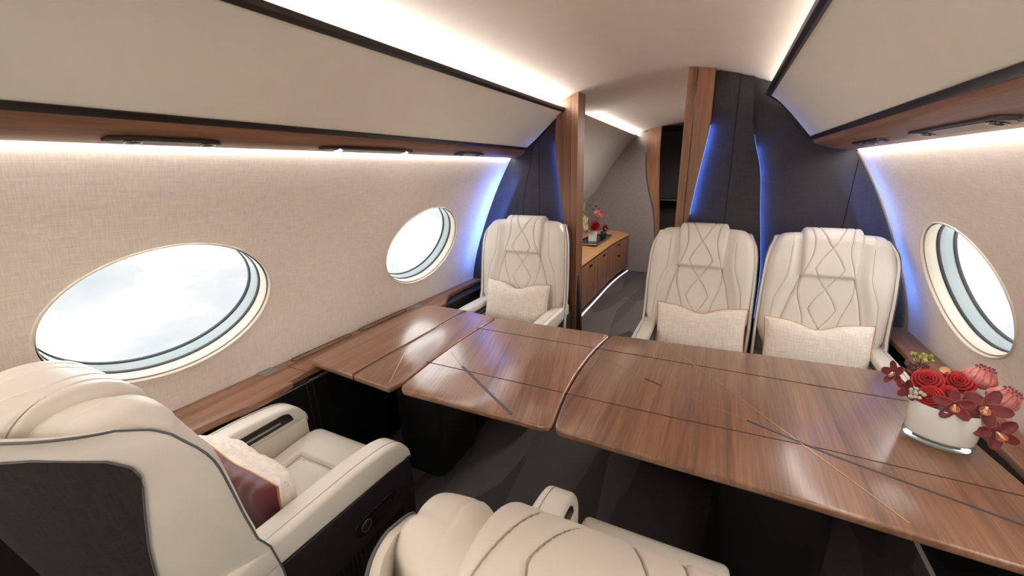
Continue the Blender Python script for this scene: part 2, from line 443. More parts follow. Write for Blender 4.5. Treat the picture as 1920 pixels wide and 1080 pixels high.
# ------------------------------------------------------------------ rear bulkhead: posts and upholstered panels
wr = struct(empty('wall_rear', (0, YB, 0)))
def bound(z, sgn):       # where the bulkhead meets wall or ceiling
    if z <= 1.62: return wall_x(z) + .004
    return .0
def strip(name, L, Rr, z0, z1f, y0, y1, mat, parent, n=46, bev=0):
    """upright board between two edge curves, front at y0, back at y1; z1f gives its top at x"""
    zs = np.linspace(z0, 1.0, n); rows = []
    for k_ in range(n):
        f = k_ / (n - 1); row = []
        zl = z0 + f * (z1f(L(2.0)) - z0); zr = z0 + f * (z1f(Rr(2.0)) - z0)
        xl, xr = L(zl), Rr(zr); m_ = 8
        ring = []
        for j in range(m_ + 1):
            t = j / m_; x = xl + (xr - xl) * t; z = z0 + f * (z1f(xl + (xr - xl) * t) - z0)
            ring.append((x, y0, z))
        for j in range(m_ + 1):
            t = 1 - j / m_; x = xl + (xr - xl) * t; z = z0 + f * (z1f(xl + (xr - xl) * t) - z0)
            ring.append((x, y1, z))
        rows.append(ring)
    return Acc().grid(rows, cv=True, caps=True).build(name, mat, parent)
def curve(tab):
    t = smooth_tab([(p[1], p[0]) for p in tab], 60); zs = [q[0] for q in t]; xs_ = [q[1] for q in t]
    return lambda z: float(np.interp(z, zs, xs_))
top = lambda x: ceil_z(x) + .012
cL = curve([(-.505, 0), (-.516, .41), (-.548, .80), (-.580, 1.12), (-.612, 1.377), (-.640, 1.62), (-.640, 1.75), (-.625, 1.86), (-.61, 2.0)])
cR = curve([(.215, 0), (.217, .6), (.219, .9), (.221, 1.125), (.232, 1.25), (.256, 1.45), (.280, 1.62), (.292, 1.75), (.289, 2.06)])
wr_l = lambda o: setattr(o, 'matrix_parent_inverse', Matrix.Translation((0, -YB, 0)))
def wpart(o, lab=None):
    wr_l(o)
    if lab: o['label'] = lab
    return o
wpart(strip('wood_post', cL, lambda z: -.534, 0, top, YB - .055, YB + .03, M['wood_z'], wr), 'walnut post left of the doorway')
wpart(strip('door_jamb', lambda z: -.531, lambda z: -.484, 0, top, YB - .060, YB + .08, M['wood_z'], wr), 'walnut jamb on the left of the doorway')
wpart(strip('wood_post', lambda z: .200, cR, 0, top, YB - .055, YB + .03, M['wood_z'], wr), 'walnut post right of the doorway')
wpart(strip('door_jamb', lambda z: .152, lambda z: .197, 0, top, YB - .060, YB + .08, M['wood_z'], wr), 'walnut jamb on the right of the doorway')
# charcoal cloth panels, cut to the cabin section
def cloth(name, L, Rr, sgn, y0, y1, label=None):
    rows = []
    for z in np.linspace(0, 2.02, 90):
        xl, xr = L(z), Rr(z)
        if z <= 1.60: lim = wall_x(z) + .004
        else: lim = math.sqrt(max(0, (2.03 - z) / .335))
        if z > 1.60: lim = max(min(lim, wall_x(min(z, 1.68))), 0)
        if (sgn > 0 and lim < xl + .004) or (sgn < 0 and -lim > xr - .004): break
        if sgn > 0: xr = min(xr, lim); xl = min(xl, xr - .001)
        else: xl = max(xl, -lim); xr = max(xr, xl + .001)
        m_ = 6
        rows.append([(xl + (xr - xl) * j / m_, y0, z) for j in range(m_ + 1)] + [(xr + (xl - xr) * j / m_, y1, z) for j in range(m_ + 1)])
    return wpart(Acc().grid(rows, cv=True, caps=True).build(name, M['black' if name == 'backing_board' else 'charwall'], wr), label)
big = lambda z: 2.0
s1 = lambda z: .425 - .01 * (z - 1.1)
s2 = curve([(.655, 0), (.655, .79), (.632, 1.05), (.606, 1.236), (.574, 1.471), (.530, 1.62), (.508, 1.72), (.492, 1.86), (.482, 2.05)])
s3 = lambda z: 1.005 + .02 * (z - 1.1)
cloth('upholstered_panel', lambda z: cR(z) - .06, s1, 1, YB - .012, YB + .02)
cloth('upholstered_panel', lambda z: s1(z) + .003, s2, 1, YB - .014, YB + .02)
cloth('upholstered_panel', lambda z: s2(z) - .04, s3, 1, YB + .012, YB + .04)
cloth('upholstered_panel', lambda z: s3(z) + .003, big, 1, YB + .010, YB + .04)
t1 = curve([(-.93, 0), (-.925, .7), (-.912, 1.148), (-.884, 1.376), (-.84, 1.556), (-.80, 2.0)])
t2 = lambda z: -.778 + .0 * z
cloth('upholstered_panel', t2, lambda z: cL(z) + .06, -1, YB - .012, YB + .02)
cloth('upholstered_panel', t1, lambda z: t2(z) - .003, -1, YB - .012, YB + .02)
cloth('upholstered_panel', lambda z: -2.0, lambda z: t1(z) - .003, -1, YB - .012, YB + .02)
cloth('backing_board', lambda z: cR(z) - .05, lambda z: s2(z) + .05, 1, YB + .0205, YB + .028)
cloth('backing_board', lambda z: s2(z) + .0, big, 1, YB + .0405, YB + .048)
cloth('backing_board', lambda z: -2.0, lambda z: cL(z) + .05, -1, YB + .0205, YB + .028)
# blue strip lights tucked in the steps between the boards
def ribbon(name, cf, dx, z0, z1, y0, y1, parent=wr, mat='blue'):
    rows = [[(cf(z) + dx, y0, z), (cf(z) + dx, y1, z)] for z in np.linspace(z0, z1, 30)]
    return wpart(gridmesh(name, rows, M[mat], parent), 'blue light strip')
ribbon('light_strip', cR, .002, 1.22, 1.72, YB - .036, YB - .018)
ribbon('light_strip', cL, -.002, 1.18, 1.66, YB - .036, YB - .018)
ribbon('light_strip', s2, .002, .60, 1.66, YB - .004, YB + .008)
def blue_run(cf, z0, z1, n, sx, y, power):
    for k_ in range(n):
        za = z0 + (z1 - z0) * k_ / n; zb = z0 + (z1 - z0) * (k_ + 1) / n; zm = (za + zb) / 2
        L = bpy.data.lights.new('blue_strip', 'AREA'); L.shape = 'RECTANGLE'; L.size = .010; L.size_y = (zb - za); L.energy = power; L.color = (.10, .22, 1)
        o = bpy.data.objects.new('blue_strip', L); col.objects.link(o)
        xd = Vector((cf(zb) - cf(za), 0, zb - za)).normalized(); zdir = Vector((-sx * .75, -.66, 0)); zdir = (zdir - xd * zdir.dot(xd)).normalized(); yd = xd; xv = yd.cross(zdir).normalized()
        m4 = Matrix.Identity(4)
        for i_, v_ in enumerate((xv, yd, zdir)):
            for j_ in range(3): m4[j_][i_] = v_[j_]
        m4.translation = Vector((cf(zm) + sx * .003, y, zm)); o.matrix_world = m4
blue_run(cR, 1.22, 1.72, 4, 1, YB - .030, .22 * BLUE)
blue_run(cL, 1.15, 1.66, 4, -1, YB - .030, .16 * BLUE)
blue_run(s2, .60, 1.60, 6, 1, YB - .006, .16 * BLUE)
# cream edge bead where wall meets bulkhead on the right
a = Acc(); a.tube([(wall_x(z) - .004, YB - .012, z) for z in np.linspace(.6, 1.56, 40)], .004)
wpart(a.build('edge_bead', M['gold'], wr), 'thin brass edge bead')
def area(name, loc, target, sx, sy, power, color, parent=None):
    L = bpy.data.lights.new(name, 'AREA'); L.shape = 'RECTANGLE'; L.size = sx; L.size_y = sy; L.energy = power; L.color = color
    o = bpy.data.objects.new(name, L); col.objects.link(o)
    d = (Vector(target) - Vector(loc)).normalized()
    o.matrix_world = Matrix.Translation(loc) @ d.to_track_quat('-Z', 'Y').to_matrix().to_4x4()
    return o
def wall_glow(sgn, inset, power):
    for z0, z1 in ((.78, 1.0), (1.0, 1.22), (1.22, 1.42)):
        xa, xb = wall_x(z0) - inset, wall_x(z1) - inset; t = Vector((sgn * (xb - xa), 0, z1 - z0)); n = Vector((-sgn * t.z, 0, abs(t.x) * -1)).normalized()
        L = bpy.data.lights.new('blue_edge_light', 'AREA'); L.shape = 'RECTANGLE'; L.size = .012; L.size_y = t.length; L.energy = power * t.length; L.color = (.14, .27, 1)
        o = bpy.data.objects.new('blue_edge_light', L); col.objects.link(o); td = t.normalized(); xv = td.cross(n).normalized(); m4 = Matrix.Identity(4)
        for i_, v_ in enumerate((xv, td, n)):
            for j_ in range(3): m4[j_][i_] = v_[j_]
        m4.translation = Vector((sgn * (xa + xb) / 2, YB - .07, (z0 + z1) / 2)); o.matrix_world = m4
wall_glow(-1, .16, 3.4 * BLUE)
wall_glow(1, .14, 1.4 * BLUE)

# ------------------------------------------------------------------ overhead bins
def bin_(name, sgn, prof, woodp, label):
    root = tag(empty(name, (0, 0, 0)), label, 'overhead bin')
    y1 = YB - .022
    def sweep(n, pts, mat, smooth=True):
        return gridmesh(n, [[(sgn * x, y, z) for y in np.linspace(YF, y1, 13)] for x, z in pts], mat, root, smooth=smooth)
    dense = smooth_tab(prof, 30)
    # panel with a closed end
    body = dense + [(woodp[-1][0] - .01, 1.60), (woodp[-1][0] - .01, 1.70), (prof[0][0] + .06, prof[0][1] - .02)]
    a = Acc(); a.grid([[(sgn * x, y, z) for y in np.linspace(YF, y1, 13)] for x, z in body], cu=True)
    a.add([(sgn * x, y1, z) for x, z in body], [tuple(range(len(body)))])
    a.build('bin_door', M['panel'], root)
    wd = smooth_tab(woodp, 24)
    back = [(woodp[-1][0], 1.60), (woodp[0][0] + .012, woodp[0][1] + .004)]
    a = Acc(); pts = wd + back; a.grid([[(sgn * x, y, z) for y in np.linspace(YF, y1 + .004, 13)] for x, z in pts], cu=True)
    a.add([(sgn * x, y1 + .004, z) for x, z in pts], [tuple(range(len(pts)))])
    a.build('wood_valance', M['wood_y'], root)
    # dark rails: top lip and the line between door and valance
    x0, z0 = prof[0]
    Acc().prism([(sgn * (x0 - .012), z0 - .004), (sgn * (x0 - .014), z0 + .012), (sgn * (x0 + .002), z0 + .020), (sgn * (x0 + .020), z0 + .014), (sgn * (x0 + .016), z0 - .008), (sgn * (x0 + .002), z0 - .012)], YF, y1, 'y').build('top_rail', M['bronze'], root, bevel=.002)
    x0, z0 = prof[-1]
    Acc().prism([(sgn * (x0 - .010), z0 + .002), (sgn * (x0 + .002), z0 + .008), (sgn * (x0 + .016), z0 - .004), (sgn * (x0 + .006), z0 - .014)], YF, y1, 'y').build('lower_rail', M['bronze'], root, bevel=.002)
    # dark edge contour at the bulkhead end
    Acc().tube([(sgn * (x - .004), y1 + .002, z + .0) for x, z in dense] , .007, 6).build('end_trim', M['bronze'], root)
    return root
PL = [(.586, 1.852), (.655, 1.803), (.728, 1.744), (.800, 1.684), (.868, 1.634)]
PR = [(.560, 1.857), (.610, 1.823), (.672, 1.762), (.729, 1.698), (.783, 1.636)]
BL = bin_('overhead_bin', -1, PL, [(.874, 1.630), (.885, 1.606), (.915, 1.586), (.950, 1.576), (.978, 1.571)], 'long ivory overhead bin with walnut underside above the two left oval windows')
BR = bin_('overhead_bin', 1, PR, [(.790, 1.632), (.802, 1.610), (.835, 1.594), (.90, 1.577), (.972, 1.570)], 'ivory overhead bin with walnut underside on the right above the flowers')
# cove light strips behind the top rails, wash strips at the wall
def strip_light(name, sgn, x, z, dx, dz, mat, y0, y1, label, cat='light strip'):
    o = Acc().add([(sgn * x, y0, z), (sgn * (x + dx), y0, z + dz), (sgn * (x + dx), y1, z + dz), (sgn * x, y1, z)], [(0, 1, 2, 3)]).build(name, M[mat], smooth=False)
    return tag(o, label, cat)
strip_light('cove_light', -1, .625, 1.850, .035, -.002, 'cove', YF, YB - .03, 'warm light strip hidden behind the top rail of the left bin')
strip_light('cove_light', 1, .615, 1.845, .035, -.002, 'cove_dim', YF, YB - .03, 'warm light strip hidden behind the top rail of the right bin')
strip_light('wash_light', -1, .981, 1.5735, .012, .0, 'wash', YF, YB - .03, 'thin light strip along the left wall under the walnut valance')
strip_light('wash_light', 1, .976, 1.5725, .014, .0, 'wash', YF, YB - .03, 'thin light strip along the right wall under the walnut valance')
# reading light units in the valances
def unit(sgn, y0, y1, lamps, label, lit, x=.925, z=1.5795, wdt=.046):
    c = (y0 + y1) / 2; root = tag(empty('reading_light', (sgn * x, c, z)), label, 'reading light', 'reading light units under the bins')
    h = (y1 - y0) / 2; w_ = wdt / 2
    sl = -.22 * sgn
    def tr(o):
        o.rotation_euler = (0, math.atan(.20) * sgn, 0); return o
    out = [(-w_, -h * .86), (-w_ * .2, -h), (w_ * .6, -h * .92), (w_, -h * .6), (w_, h * .6), (w_ * .6, h * .92), (-w_ * .2, h), (-w_, h * .86)]
    tr(Acc().prism(roundpoly(out, .008, 3), -.004, .004).build('bezel', M['bronze'], root, bevel=.001))
    tr(Acc().prism(roundpoly([(p[0] * .72, p[1] * .94) for p in out], .006, 3), -.0052, -.002).build('recess', M['blackgloss'], root))
    for q in lamps:
        a = Acc(); a.ball((0, q, -.005), .0155, (1, 1, .35), 10)
        tr(a.build('lamp', M['lamp_on'] if lit else M['lens'], root))
        tr(Acc().tube([(.0165 * math.cos(t), q + .0165 * math.sin(t), -.0062) for t in np.linspace(0, 2 * math.pi, 25)[:-1]], .0014, 6, True).build('lamp_ring', M['chrome'], root))
    return root
unit(-1, .465, .72, [-.07, .09], 'unlit long dark reading light unit near the left end of the left valance', False)
unit(-1, 1.03, 1.52, [-.165, .185], 'lit reading light unit with two glowing lamps in the left valance', True)
unit(-1, 1.84, 2.12, [-.08, .08], 'small unlit reading light unit at the bulkhead end of the left valance', False)
unit(1, 1.80, 2.16, [-.03, .06], 'small unlit reading light unit at the bulkhead end of the right valance', False, .885, 1.5785)
unit(1, 1.08, 1.58, [.15, -.17], 'long unlit reading light unit in the right valance nearer the flowers', False, .885, 1.5785, .05)
# ceiling downlights: aft pair, and a forward pair added behind the camera as fill
def downlight(x, y, power, label, z=None, spread=1.2):
    z = (ceil_z(x) if y < YB else aceil_z(x)) if z is None else z
    root = tag(empty('ceiling_light', (x, y, z)), label, 'ceiling light', 'recessed ceiling lights')
    Acc().tube([(.024 * math.cos(t), .024 * math.sin(t), -.001) for t in np.linspace(0, 2 * math.pi, 25)[:-1]], .003, 6, True).build('trim', M['reveal'], root)
    mesh('diffuser', [(.023 * math.cos(t), .023 * math.sin(t), -.0015) for t in np.linspace(0, 2 * math.pi, 25)[:-1]], [tuple(range(24))], M['lamp_on'], root, False)
    L = bpy.data.lights.new('bulb', 'SPOT'); L.energy = power; L.spot_size = 3.0; L.spot_blend = .35; L.shadow_soft_size = .12; L.color = (1, .93, .85)
    o = bpy.data.objects.new('bulb', L); col.objects.link(o); o.parent = root; o.location = (0, 0, -.02)
    return root

exec_order = None
# ================================================================== LEDGES
inner = [(-1.165, YF), (-1.165, .45), (-1.160, .62), (-1.140, .76), (-1.160, .90), (-1.186, .985), (-1.190, 1.9), (-1.215, 2.02), (-1.285, 2.16), (-1.30, 2.30), (-1.30, YB - .02)]
LZ = .655
root = tag(empty('side_ledge', (-1.3, 0, 0)), 'long walnut ledge with recessed trays running under the left oval windows', 'ledge')
def rp_(o, root):
    o.matrix_parent_inverse = Matrix.Translation(-Vector(root.location)); return o
inn = [inner[0]] + smooth_tab(inner[1:-1], 48) + [inner[-1]]
rp_(Acc().prism(inn + [(-1.372, YB - .02), (-1.372, YF)], LZ - .03, LZ).build('ledge_top', M['wood_y'], root, bevel=.006), root)
rp_(Acc().box((-1.30, YF, .02), (-1.215, YB - .02, LZ - .031)).build('side_panel', M['black'], root, bevel=.004), root)
def ls(name, poly, z0, z1, mat, lab=None, bevel=.001):
    o = rp_(Acc().prism(poly, z0, z1).build(name, mat, root, bevel=bevel), root)
    if lab: o['label'] = lab
ls('usb_plate', roundpoly([(-1.375, .885), (-1.31, .885), (-1.31, .945), (-1.375, .945)], .004), LZ, LZ + .002, M['grey'], 'grey metal plate')
ls('usb_plate', roundpoly([(-1.355, 1.83), (-1.30, 1.83), (-1.30, 1.90), (-1.355, 1.90)], .004), LZ, LZ + .002, M['grey'], 'grey metal plate')
for y0_, y1_ in ((1.03, 1.36), (1.42, 1.78)):
    rr = rrect(-1.365, -1.325, y0_, y1_, .018)
    rp_(Acc().tube([(p[0], p[1], LZ + .001) for p in rr], .0022, 6, True).build('tray_rim', M['bronze'], root), root)
    ls('tray_recess', rrect(-1.362, -1.328, y0_ + .003, y1_ - .003, .016), LZ, LZ + .0008, M['wood_z'], None, 0)
a = Acc(); a.box((-1.315, .985, LZ), (-1.3125, 2.0, LZ + .001)); a.box((-1.315, .985, LZ), (-1.19, .9875, LZ + .001)); rp_(a.build('joint_line', M['line'], root, False), root)
# black switch strip and metal edge below the ledge
rp_(Acc().prism(roundpoly([(-1.20, .76), (-1.158, .80), (-1.165, .98), (-1.20, .99)], .01), LZ - .034, LZ - .029).build('switch_strip', M['blackgloss'], root, bevel=.001), root)
a = Acc()
for q in range(5): a.box((-1.187, .82 + q * .03, LZ - .0345), (-1.166, .842 + q * .03, LZ - .0275))
rp_(a.build('switch_buttons', M['lens'], root, False, bevel=.001), root)
rp_(Acc().tube([(-1.186, .70, .607), (-1.186, 1.02, .607), (-1.19, 1.9, .607)], .006, 8).build('metal_edge', M['grey'], root), root)
a = Acc()
for yy in (.99, 1.02): a.box((-1.2145, yy, .03), (-1.2125, yy + .002, .60))
rp_(a.build('panel_seam', M['piping'], root, False), root)
RL = tag(empty('side_ledge', (1.33, 0, 0)), 'narrow dark walnut ledge under the right oval window behind the flowers', 'ledge'); root = RL
rp_(Acc().prism([(1.372, YF), (1.372, YB - .02), (1.25, YB - .02), (1.262, 1.9), (1.275, 1.4), (1.275, YF)], LZ - .03, LZ).build('ledge_top', M['wood_y'], root, bevel=.006), root)
rp_(Acc().box((1.285, YF, .02), (1.335, YB - .02, LZ - .031)).build('side_panel', M['black'], root, bevel=.004), root)

# ================================================================== TABLE
TZ, TT = .690, .026
def tz(x, y):   # plan positions measured at .66, brought to the table height
    return (.4 + (x - .4) * .964, y * .964)
TB = tag(empty('dining_table', (-.1, 1.42, 0)), 'long walnut dining table with brass and slate inlays spanning the cabin', 'table'); root = TB
def arc(xa, ya, xb, yb, bulge, n=14):
    return [(xa + (xb - xa) * t + bulge * 4 * t * (1 - t), ya + (yb - ya) * t) for t in np.linspace(0, 1, n)]
F1, B1 = 1.004, 1.845
j12f, j12b = (-.672, .996), (-.694, 1.812)
j23f, j23b = (-.024, 1.005), (-.036, 1.828)
def tpart(name, poly, mat, lab=None):
    o = rp_(Acc().prism(poly, TZ - TT, TZ).build(name, mat, root, bevel=.0085, seg=4), root)
    if lab: o['label'] = lab
    return o
# hinge strip pieces
pA = roundpoly([(-1.212, 1.022), (-.9145, 1.000), (-.924, 1.848), (-1.222, 1.850)], [.035, .004, .004, .09])
tpart('table_leaf', pA, M['table_a'], 'outermost leaf at the left wall')
left12 = arc(j12f[0] - .003, j12f[1], j12b[0] - .003, j12b[1], -.022)
pB = roundpoly([(-.911, 1.000), (-.690, .990)], [.004, .02]) + left12[1:-1] + roundpoly([(-.700, 1.812), (-.920, 1.848)], [.02, .004])
pB = [(-.9115, 1.000), (-.700, .985)] + left12[1:-1] + [(-.712, 1.815), (-.921, 1.848)]
tpart('table_leaf', pB, M['table_b'], 'hinged leaf with a brass line')
r12 = arc(j12b[0] + .003, j12b[1] - .03, j12f[0] + .003, j12f[1] + .03, -.022)
l23 = arc(j23f[0] - .003, j23f[1] + .03, j23b[0] - .003, j23b[1] - .03, -.034)
pC = [(-.655, 1.006), (-.640, .998)] + [(-.06, 1.006), (-.037, 1.014)] + l23 + [(-.05, 1.822), (-.068, 1.828)] + [(-.665, 1.814), (-.685, 1.806)] + r12
tpart('table_section', pC, M['table_b'], 'middle section with a slate inlay')
l23b = arc(j23b[0] + .003, j23b[1] - .03, j23f[0] + .003, j23f[1] + .03, -.034)
pD = [(-.010, 1.016), (.012, 1.007), (.60, 1.000), (1.18, .975), (1.232, .985), (1.245, 1.02), (1.206, 1.30), (1.155, 1.62), (1.115, 1.87), (1.10, 1.893), (1.075, 1.900), (.5, 1.866), (.0, 1.833), (-.02, 1.826)] + l23b
tpart('table_section', pD, M['table_c'] if 'table_c' in M else M['table_a'], 'widest section at the right window')
def inlay(name, pts, wd, mat, h=.0009, lab=None):
    a = Acc()
    for (x0, y0), (x1, y1) in zip(pts[:-1], pts[1:]):
        d = Vector((x1 - x0, y1 - y0)).normalized(); n = Vector((-d.y, d.x)) * wd / 2
        a.prism([(x0 + n.x, y0 + n.y), (x1 + n.x, y1 + n.y), (x1 - n.x, y1 - n.y), (x0 - n.x, y0 - n.y)], TZ - .002, TZ + h)
    o = rp_(a.build(name, mat, root, False), root)
    if lab: o['label'] = lab
YI1, YI2 = 1.6385, 1.2235
inlay('joint_line', [(-.710, YI1), (-.070, YI1 + .006)], .0035, M['line'])
inlay('joint_line', [(-.062, YI1 + .006), (1.14, YI1 + .022)], .0035, M['line'])
inlay('joint_line', [(-.712, YI2 - .004), (-.068, YI2 + .001)], .004, M['line'])
inlay('joint_line', [(-.058, YI2 + .001), (.36, YI2 + .004), (.77, YI2 + .020), (1.21, YI2 + .012)], .0035, M['line'])
inlay('brass_inlay', [tz(-.91, 1.30), tz(-.772, 1.061)], .0025, M['gold'], .0012, 'thin brass line')
inlay('brass_inlay', [tz(-.712, 1.397), tz(-.575, 1.296)], .0025, M['gold'], .0012, 'thin brass line')
inlay('slate_inlay', [tz(-.571, 1.293), tz(-.2, 1.063)], .010, M['slate'], .0014, 'slate grey inlay')
inlay('brass_inlay', [tz(.213, 1.901), tz(.904, 1.057)], .0026, M['gold'], .0012, 'thin brass line')
inlay('brass_inlay', [tz(-.045, 1.645), tz(.189, 1.503)], .0020, M['gold'], .0010, 'thin brass line')
inlay('brass_inlay', [tz(.263, 1.476), tz(.562, 1.357)], .0020, M['gold'], .0010, 'thin brass line')
inlay('slate_inlay', [tz(.189, 1.507), tz(.263, 1.474)], .007, M['slate'], .0014, 'slate grey inlay')
inlay('slate_inlay', [tz(.562, 1.357), tz(.779, 1.270), tz(1.20, 1.145)], .007, M['slate'], .0014, 'slate grey inlay')
for x0, x1, y0, y1, lab in ((-1.00, -.73, 1.27, 1.62, 'black pedestal at the left'), (.50, .85, 1.27, 1.58, 'black pedestal at the right')):
    o = rp_(Acc().prism(rrect(x0, x1, y0, y1, .05), .0, TZ - TT - .03).build('pedestal', M['black'], root, bevel=.006), root); o['label'] = lab
    rp_(Acc().prism(rrect(x0 - .03, x1 + .03, y0 - .03, y1 + .03, .06), TZ - TT - .031, TZ - TT - .0005).build('support_plate', M['blackgloss'], root, bevel=.003), root)
rp_(Acc().box((-.95, 1.38, .60), (1.10, 1.50, TZ - TT - .031)).build('beam', M['blackgloss'], root, bevel=.004), root)

# ================================================================== SEATS
def superell(hw, yf, yr, phi, p):
    s_, c = math.sin(phi), math.cos(phi)
    return (hw * math.copysign(abs(s_) ** p, s_), yf + (yr - yf) * abs(c) ** (p + .12))
def wav(t): return .65 * math.asin(math.sin(t)) * 2 / math.pi + .35 * math.sin(t)      # quilting curve: nearly straight runs with soft turns
def make_seat(name, label, K, dz, extra_back=0.0, deep=0.0, pw=.62, arm_drop={}, su=0.0, tw=.262):
    """aircraft seat facing +y. K widens it, dz lifts the top of the backrest, extra_back leans the top rearwards"""
    root = tag(empty(name), label, 'seat', 'ivory leather cabin seats')
    HW = .295 * K
    # ---- back shell
    ZT = 1.075 + dz
    fe = [(.30, -.18), (.52, -.19), (.62, -.205), (.66, -.224), (.74, -.236), (.90, -.254), (.96 + dz * .6, -.268), (1.0 + dz, -.285), (1.035 + dz, -.305), (1.055 + dz, -.328), (ZT, -.368)]
    re = [(.30, -.37), (.60, -.41), (.90, -.44), (ZT, -.452)]
    hw = [(.30, .29), (.62, .295), (.85, .293), (.96 + dz, .286), (1.02 + dz, .276), (ZT, .250)]
    lean = lambda z: -extra_back * max(0, (z - .6)) ** 1.3
    fe_, re_, hw_ = (lambda z: interp(z, fe) + lean(z)), (lambda z: interp(z, re) + lean(z)), (lambda z: interp(z, hw) * K)
    zs = sorted(set(list(np.linspace(.30, ZT, 34)) + [1.03 + dz, 1.045 + dz, 1.06 + dz]))
    phis = np.linspace(-math.pi / 2, math.pi / 2, 61)
    def sp(phi, z, off=0):
        x, y = superell(hw_(z) + off, fe_(z), re_(z) - off - deep * min(1, z), phi, pw); return (x, y, z + su * max(0, (z - .6) / (ZT - .6)) ** 2 * (.08 + .92 * math.cos(phi)))
    ro = [[sp(f, z) for f in phis] for z in zs]; ri = [[sp(f, z, -.014) for f in phis] for z in zs]
    a = Acc(); a.grid(ro); a.grid(ri)
    n = len(zs); m_ = len(phis); off = n * m_
    a.f += [((n - 1) * m_ + j, (n - 1) * m_ + j + 1, off + (n - 1) * m_ + j + 1, off + (n - 1) * m_ + j) for j in range(m_ - 1)]
    for e in (0, m_ - 1): a.f += [(i * m_ + e, (i + 1) * m_ + e, off + (i + 1) * m_ + e, off + i * m_ + e) for i in range(n - 1)]
    a.build('back_shell', M['leather'], root)
    # dark rear panel with rounded upper corners, 4 mm proud
    rows = []; zt2 = ZT - .038; fmt = [(.3, .86), (.65, .86), (.78, .98), (.88, 1.10), (.96, 1.22), (1.02, 1.28)]
    for z in np.linspace(.32, zt2, 30):
        d = (zt2 - z); fm = interp(z, fmt); lim = fm if d > .07 else fm * (1 - .34 * (1 - math.sqrt(max(0, 1 - ((.07 - d) / .07) ** 2))))
        rows.append([sp(f * lim, z, .004) for f in np.linspace(-1, 1, 41)])
    gridmesh('rear_panel', rows, M['char'], root)
    edge = [r[0] for r in rows] + rows[-1][1:-1] + [r[-1] for r in rows[::-1]]
    Acc().tube(edge, .0018, 6).build('panel_piping', M['piping'], root)
    edge = [r[0] for r in ro] + ro[-1][1:-1] + [r[-1] for r in ro[::-1]]
    Acc().tube(edge, .0026, 6).build('shell_piping', M['piping'], root)
    def rear(x, y, y0):      # narrows the depth of the top roll towards the sides, as the round shell does
        if y >= y0 or not deep: return y
        q = max(0, 1 - (abs(x) / (HW * .98)) ** 2) ** .75
        return y0 + (y - y0) * (.30 + .70 * q)
    # ---- backrest cushion: a sheet running up the front, over the top roll and down behind
    rr = .055
    zt = 1.105 + dz                      # top of roll
    path = [(-.165, .44), (-.190, .52), (-.210, .60), (-.228, .70), (-.240, .80), (-.252, .90), (-.268, .97 + dz * .7), (-.292, zt - .055)]
    path = [(y + lean(z), z) for y, z in path]
    fr = smooth_tab(path, 70)
    ry_ = rr * 1.05 + deep * .36; cy, cz = fr[-1][0] - ry_, zt - rr
    roll = [(cy + ry_ * math.cos(t), cz + rr * math.sin(t)) for t in np.linspace(.12, math.pi - .1, 22)]
    tail = [(roll[-1][0] - .005, roll[-1][1] - .03), (roll[-1][0] - .008, roll[-1][1] - .08)]
    pth = np.array(fr + roll + tail)
    # resample evenly
    sl = np.concatenate([[0], np.cumsum(np.hypot(*np.diff(pth, axis=0).T))]); NV = 150
    L_ = np.linspace(0, sl[-1], NV); py = np.interp(L_, sl, pth[:, 0]); pz = np.interp(L_, sl, pth[:, 1])
    ty, tzz = np.gradient(py), np.gradient(pz); ln = np.hypot(ty, tzz); ny, nz = tzz / ln, -ty / ln     # outward normal (front = +y)
    ltop = L_[int(np.argmax(pz))]
    lhr = float(np.interp(.905 + dz * .75, pz[:int(np.argmax(pz))], L_[:int(np.argmax(pz))]))         # headrest lower edge
    def chw(l):
        z = np.interp(l, L_, pz)
        return interp(l, [(0, .205), (.10, .212), (.16, .255), (.22, .280), (.40, .284), (ltop - .20, .280), (ltop - .10, .268), (ltop - .04, .252), (ltop, .248), (ltop + .05, .6 * .248 + .4 * tw + .004), (ltop + .10, tw), (ltop + .2, tw)]) * K
    def seams(x, l, head=False):
        x = x / K; g = 0; w0 = .0034
        ph = 2 * math.pi * (l - lhr) / .42
        cs = [.060 * wav(ph + .9), -.060 * wav(ph + .9), .098 + .022 * math.sin(ph + 2.4), -.098 - .022 * math.sin(ph + 2.4)]
        if not head:
            b_ = interp(lhr - l, [(-.5, .115), (0, .115), (.12, .150), (.22, .172), (.32, .175), (.5, .172)])
            if l < lhr + .01: cs += [b_, -b_]
            c2 = interp(l - lhr, [(-.30, .235), (-.12, .222), (0, .178), (.1, .172), (.3, .17)]); 
            for c in (c2, -c2): g += .45 * math.exp(-((x - c) / .003) ** 2)
            if abs(x) > b_ + .002: cs = cs[4:]
        for c in cs: g += (1.6 if not head and abs(abs(c) - b_) < 1e-6 else 1) * math.exp(-((x - c) / (w0 * (1.5 if not head and abs(abs(c) - b_) < 1e-6 else 1))) ** 2)
        return min(g, 1.7)
    ss = np.sin(np.linspace(-1, 1, 151) * math.pi / 2 * .82) / math.sin(math.pi / 2 * .82)
    rows = []
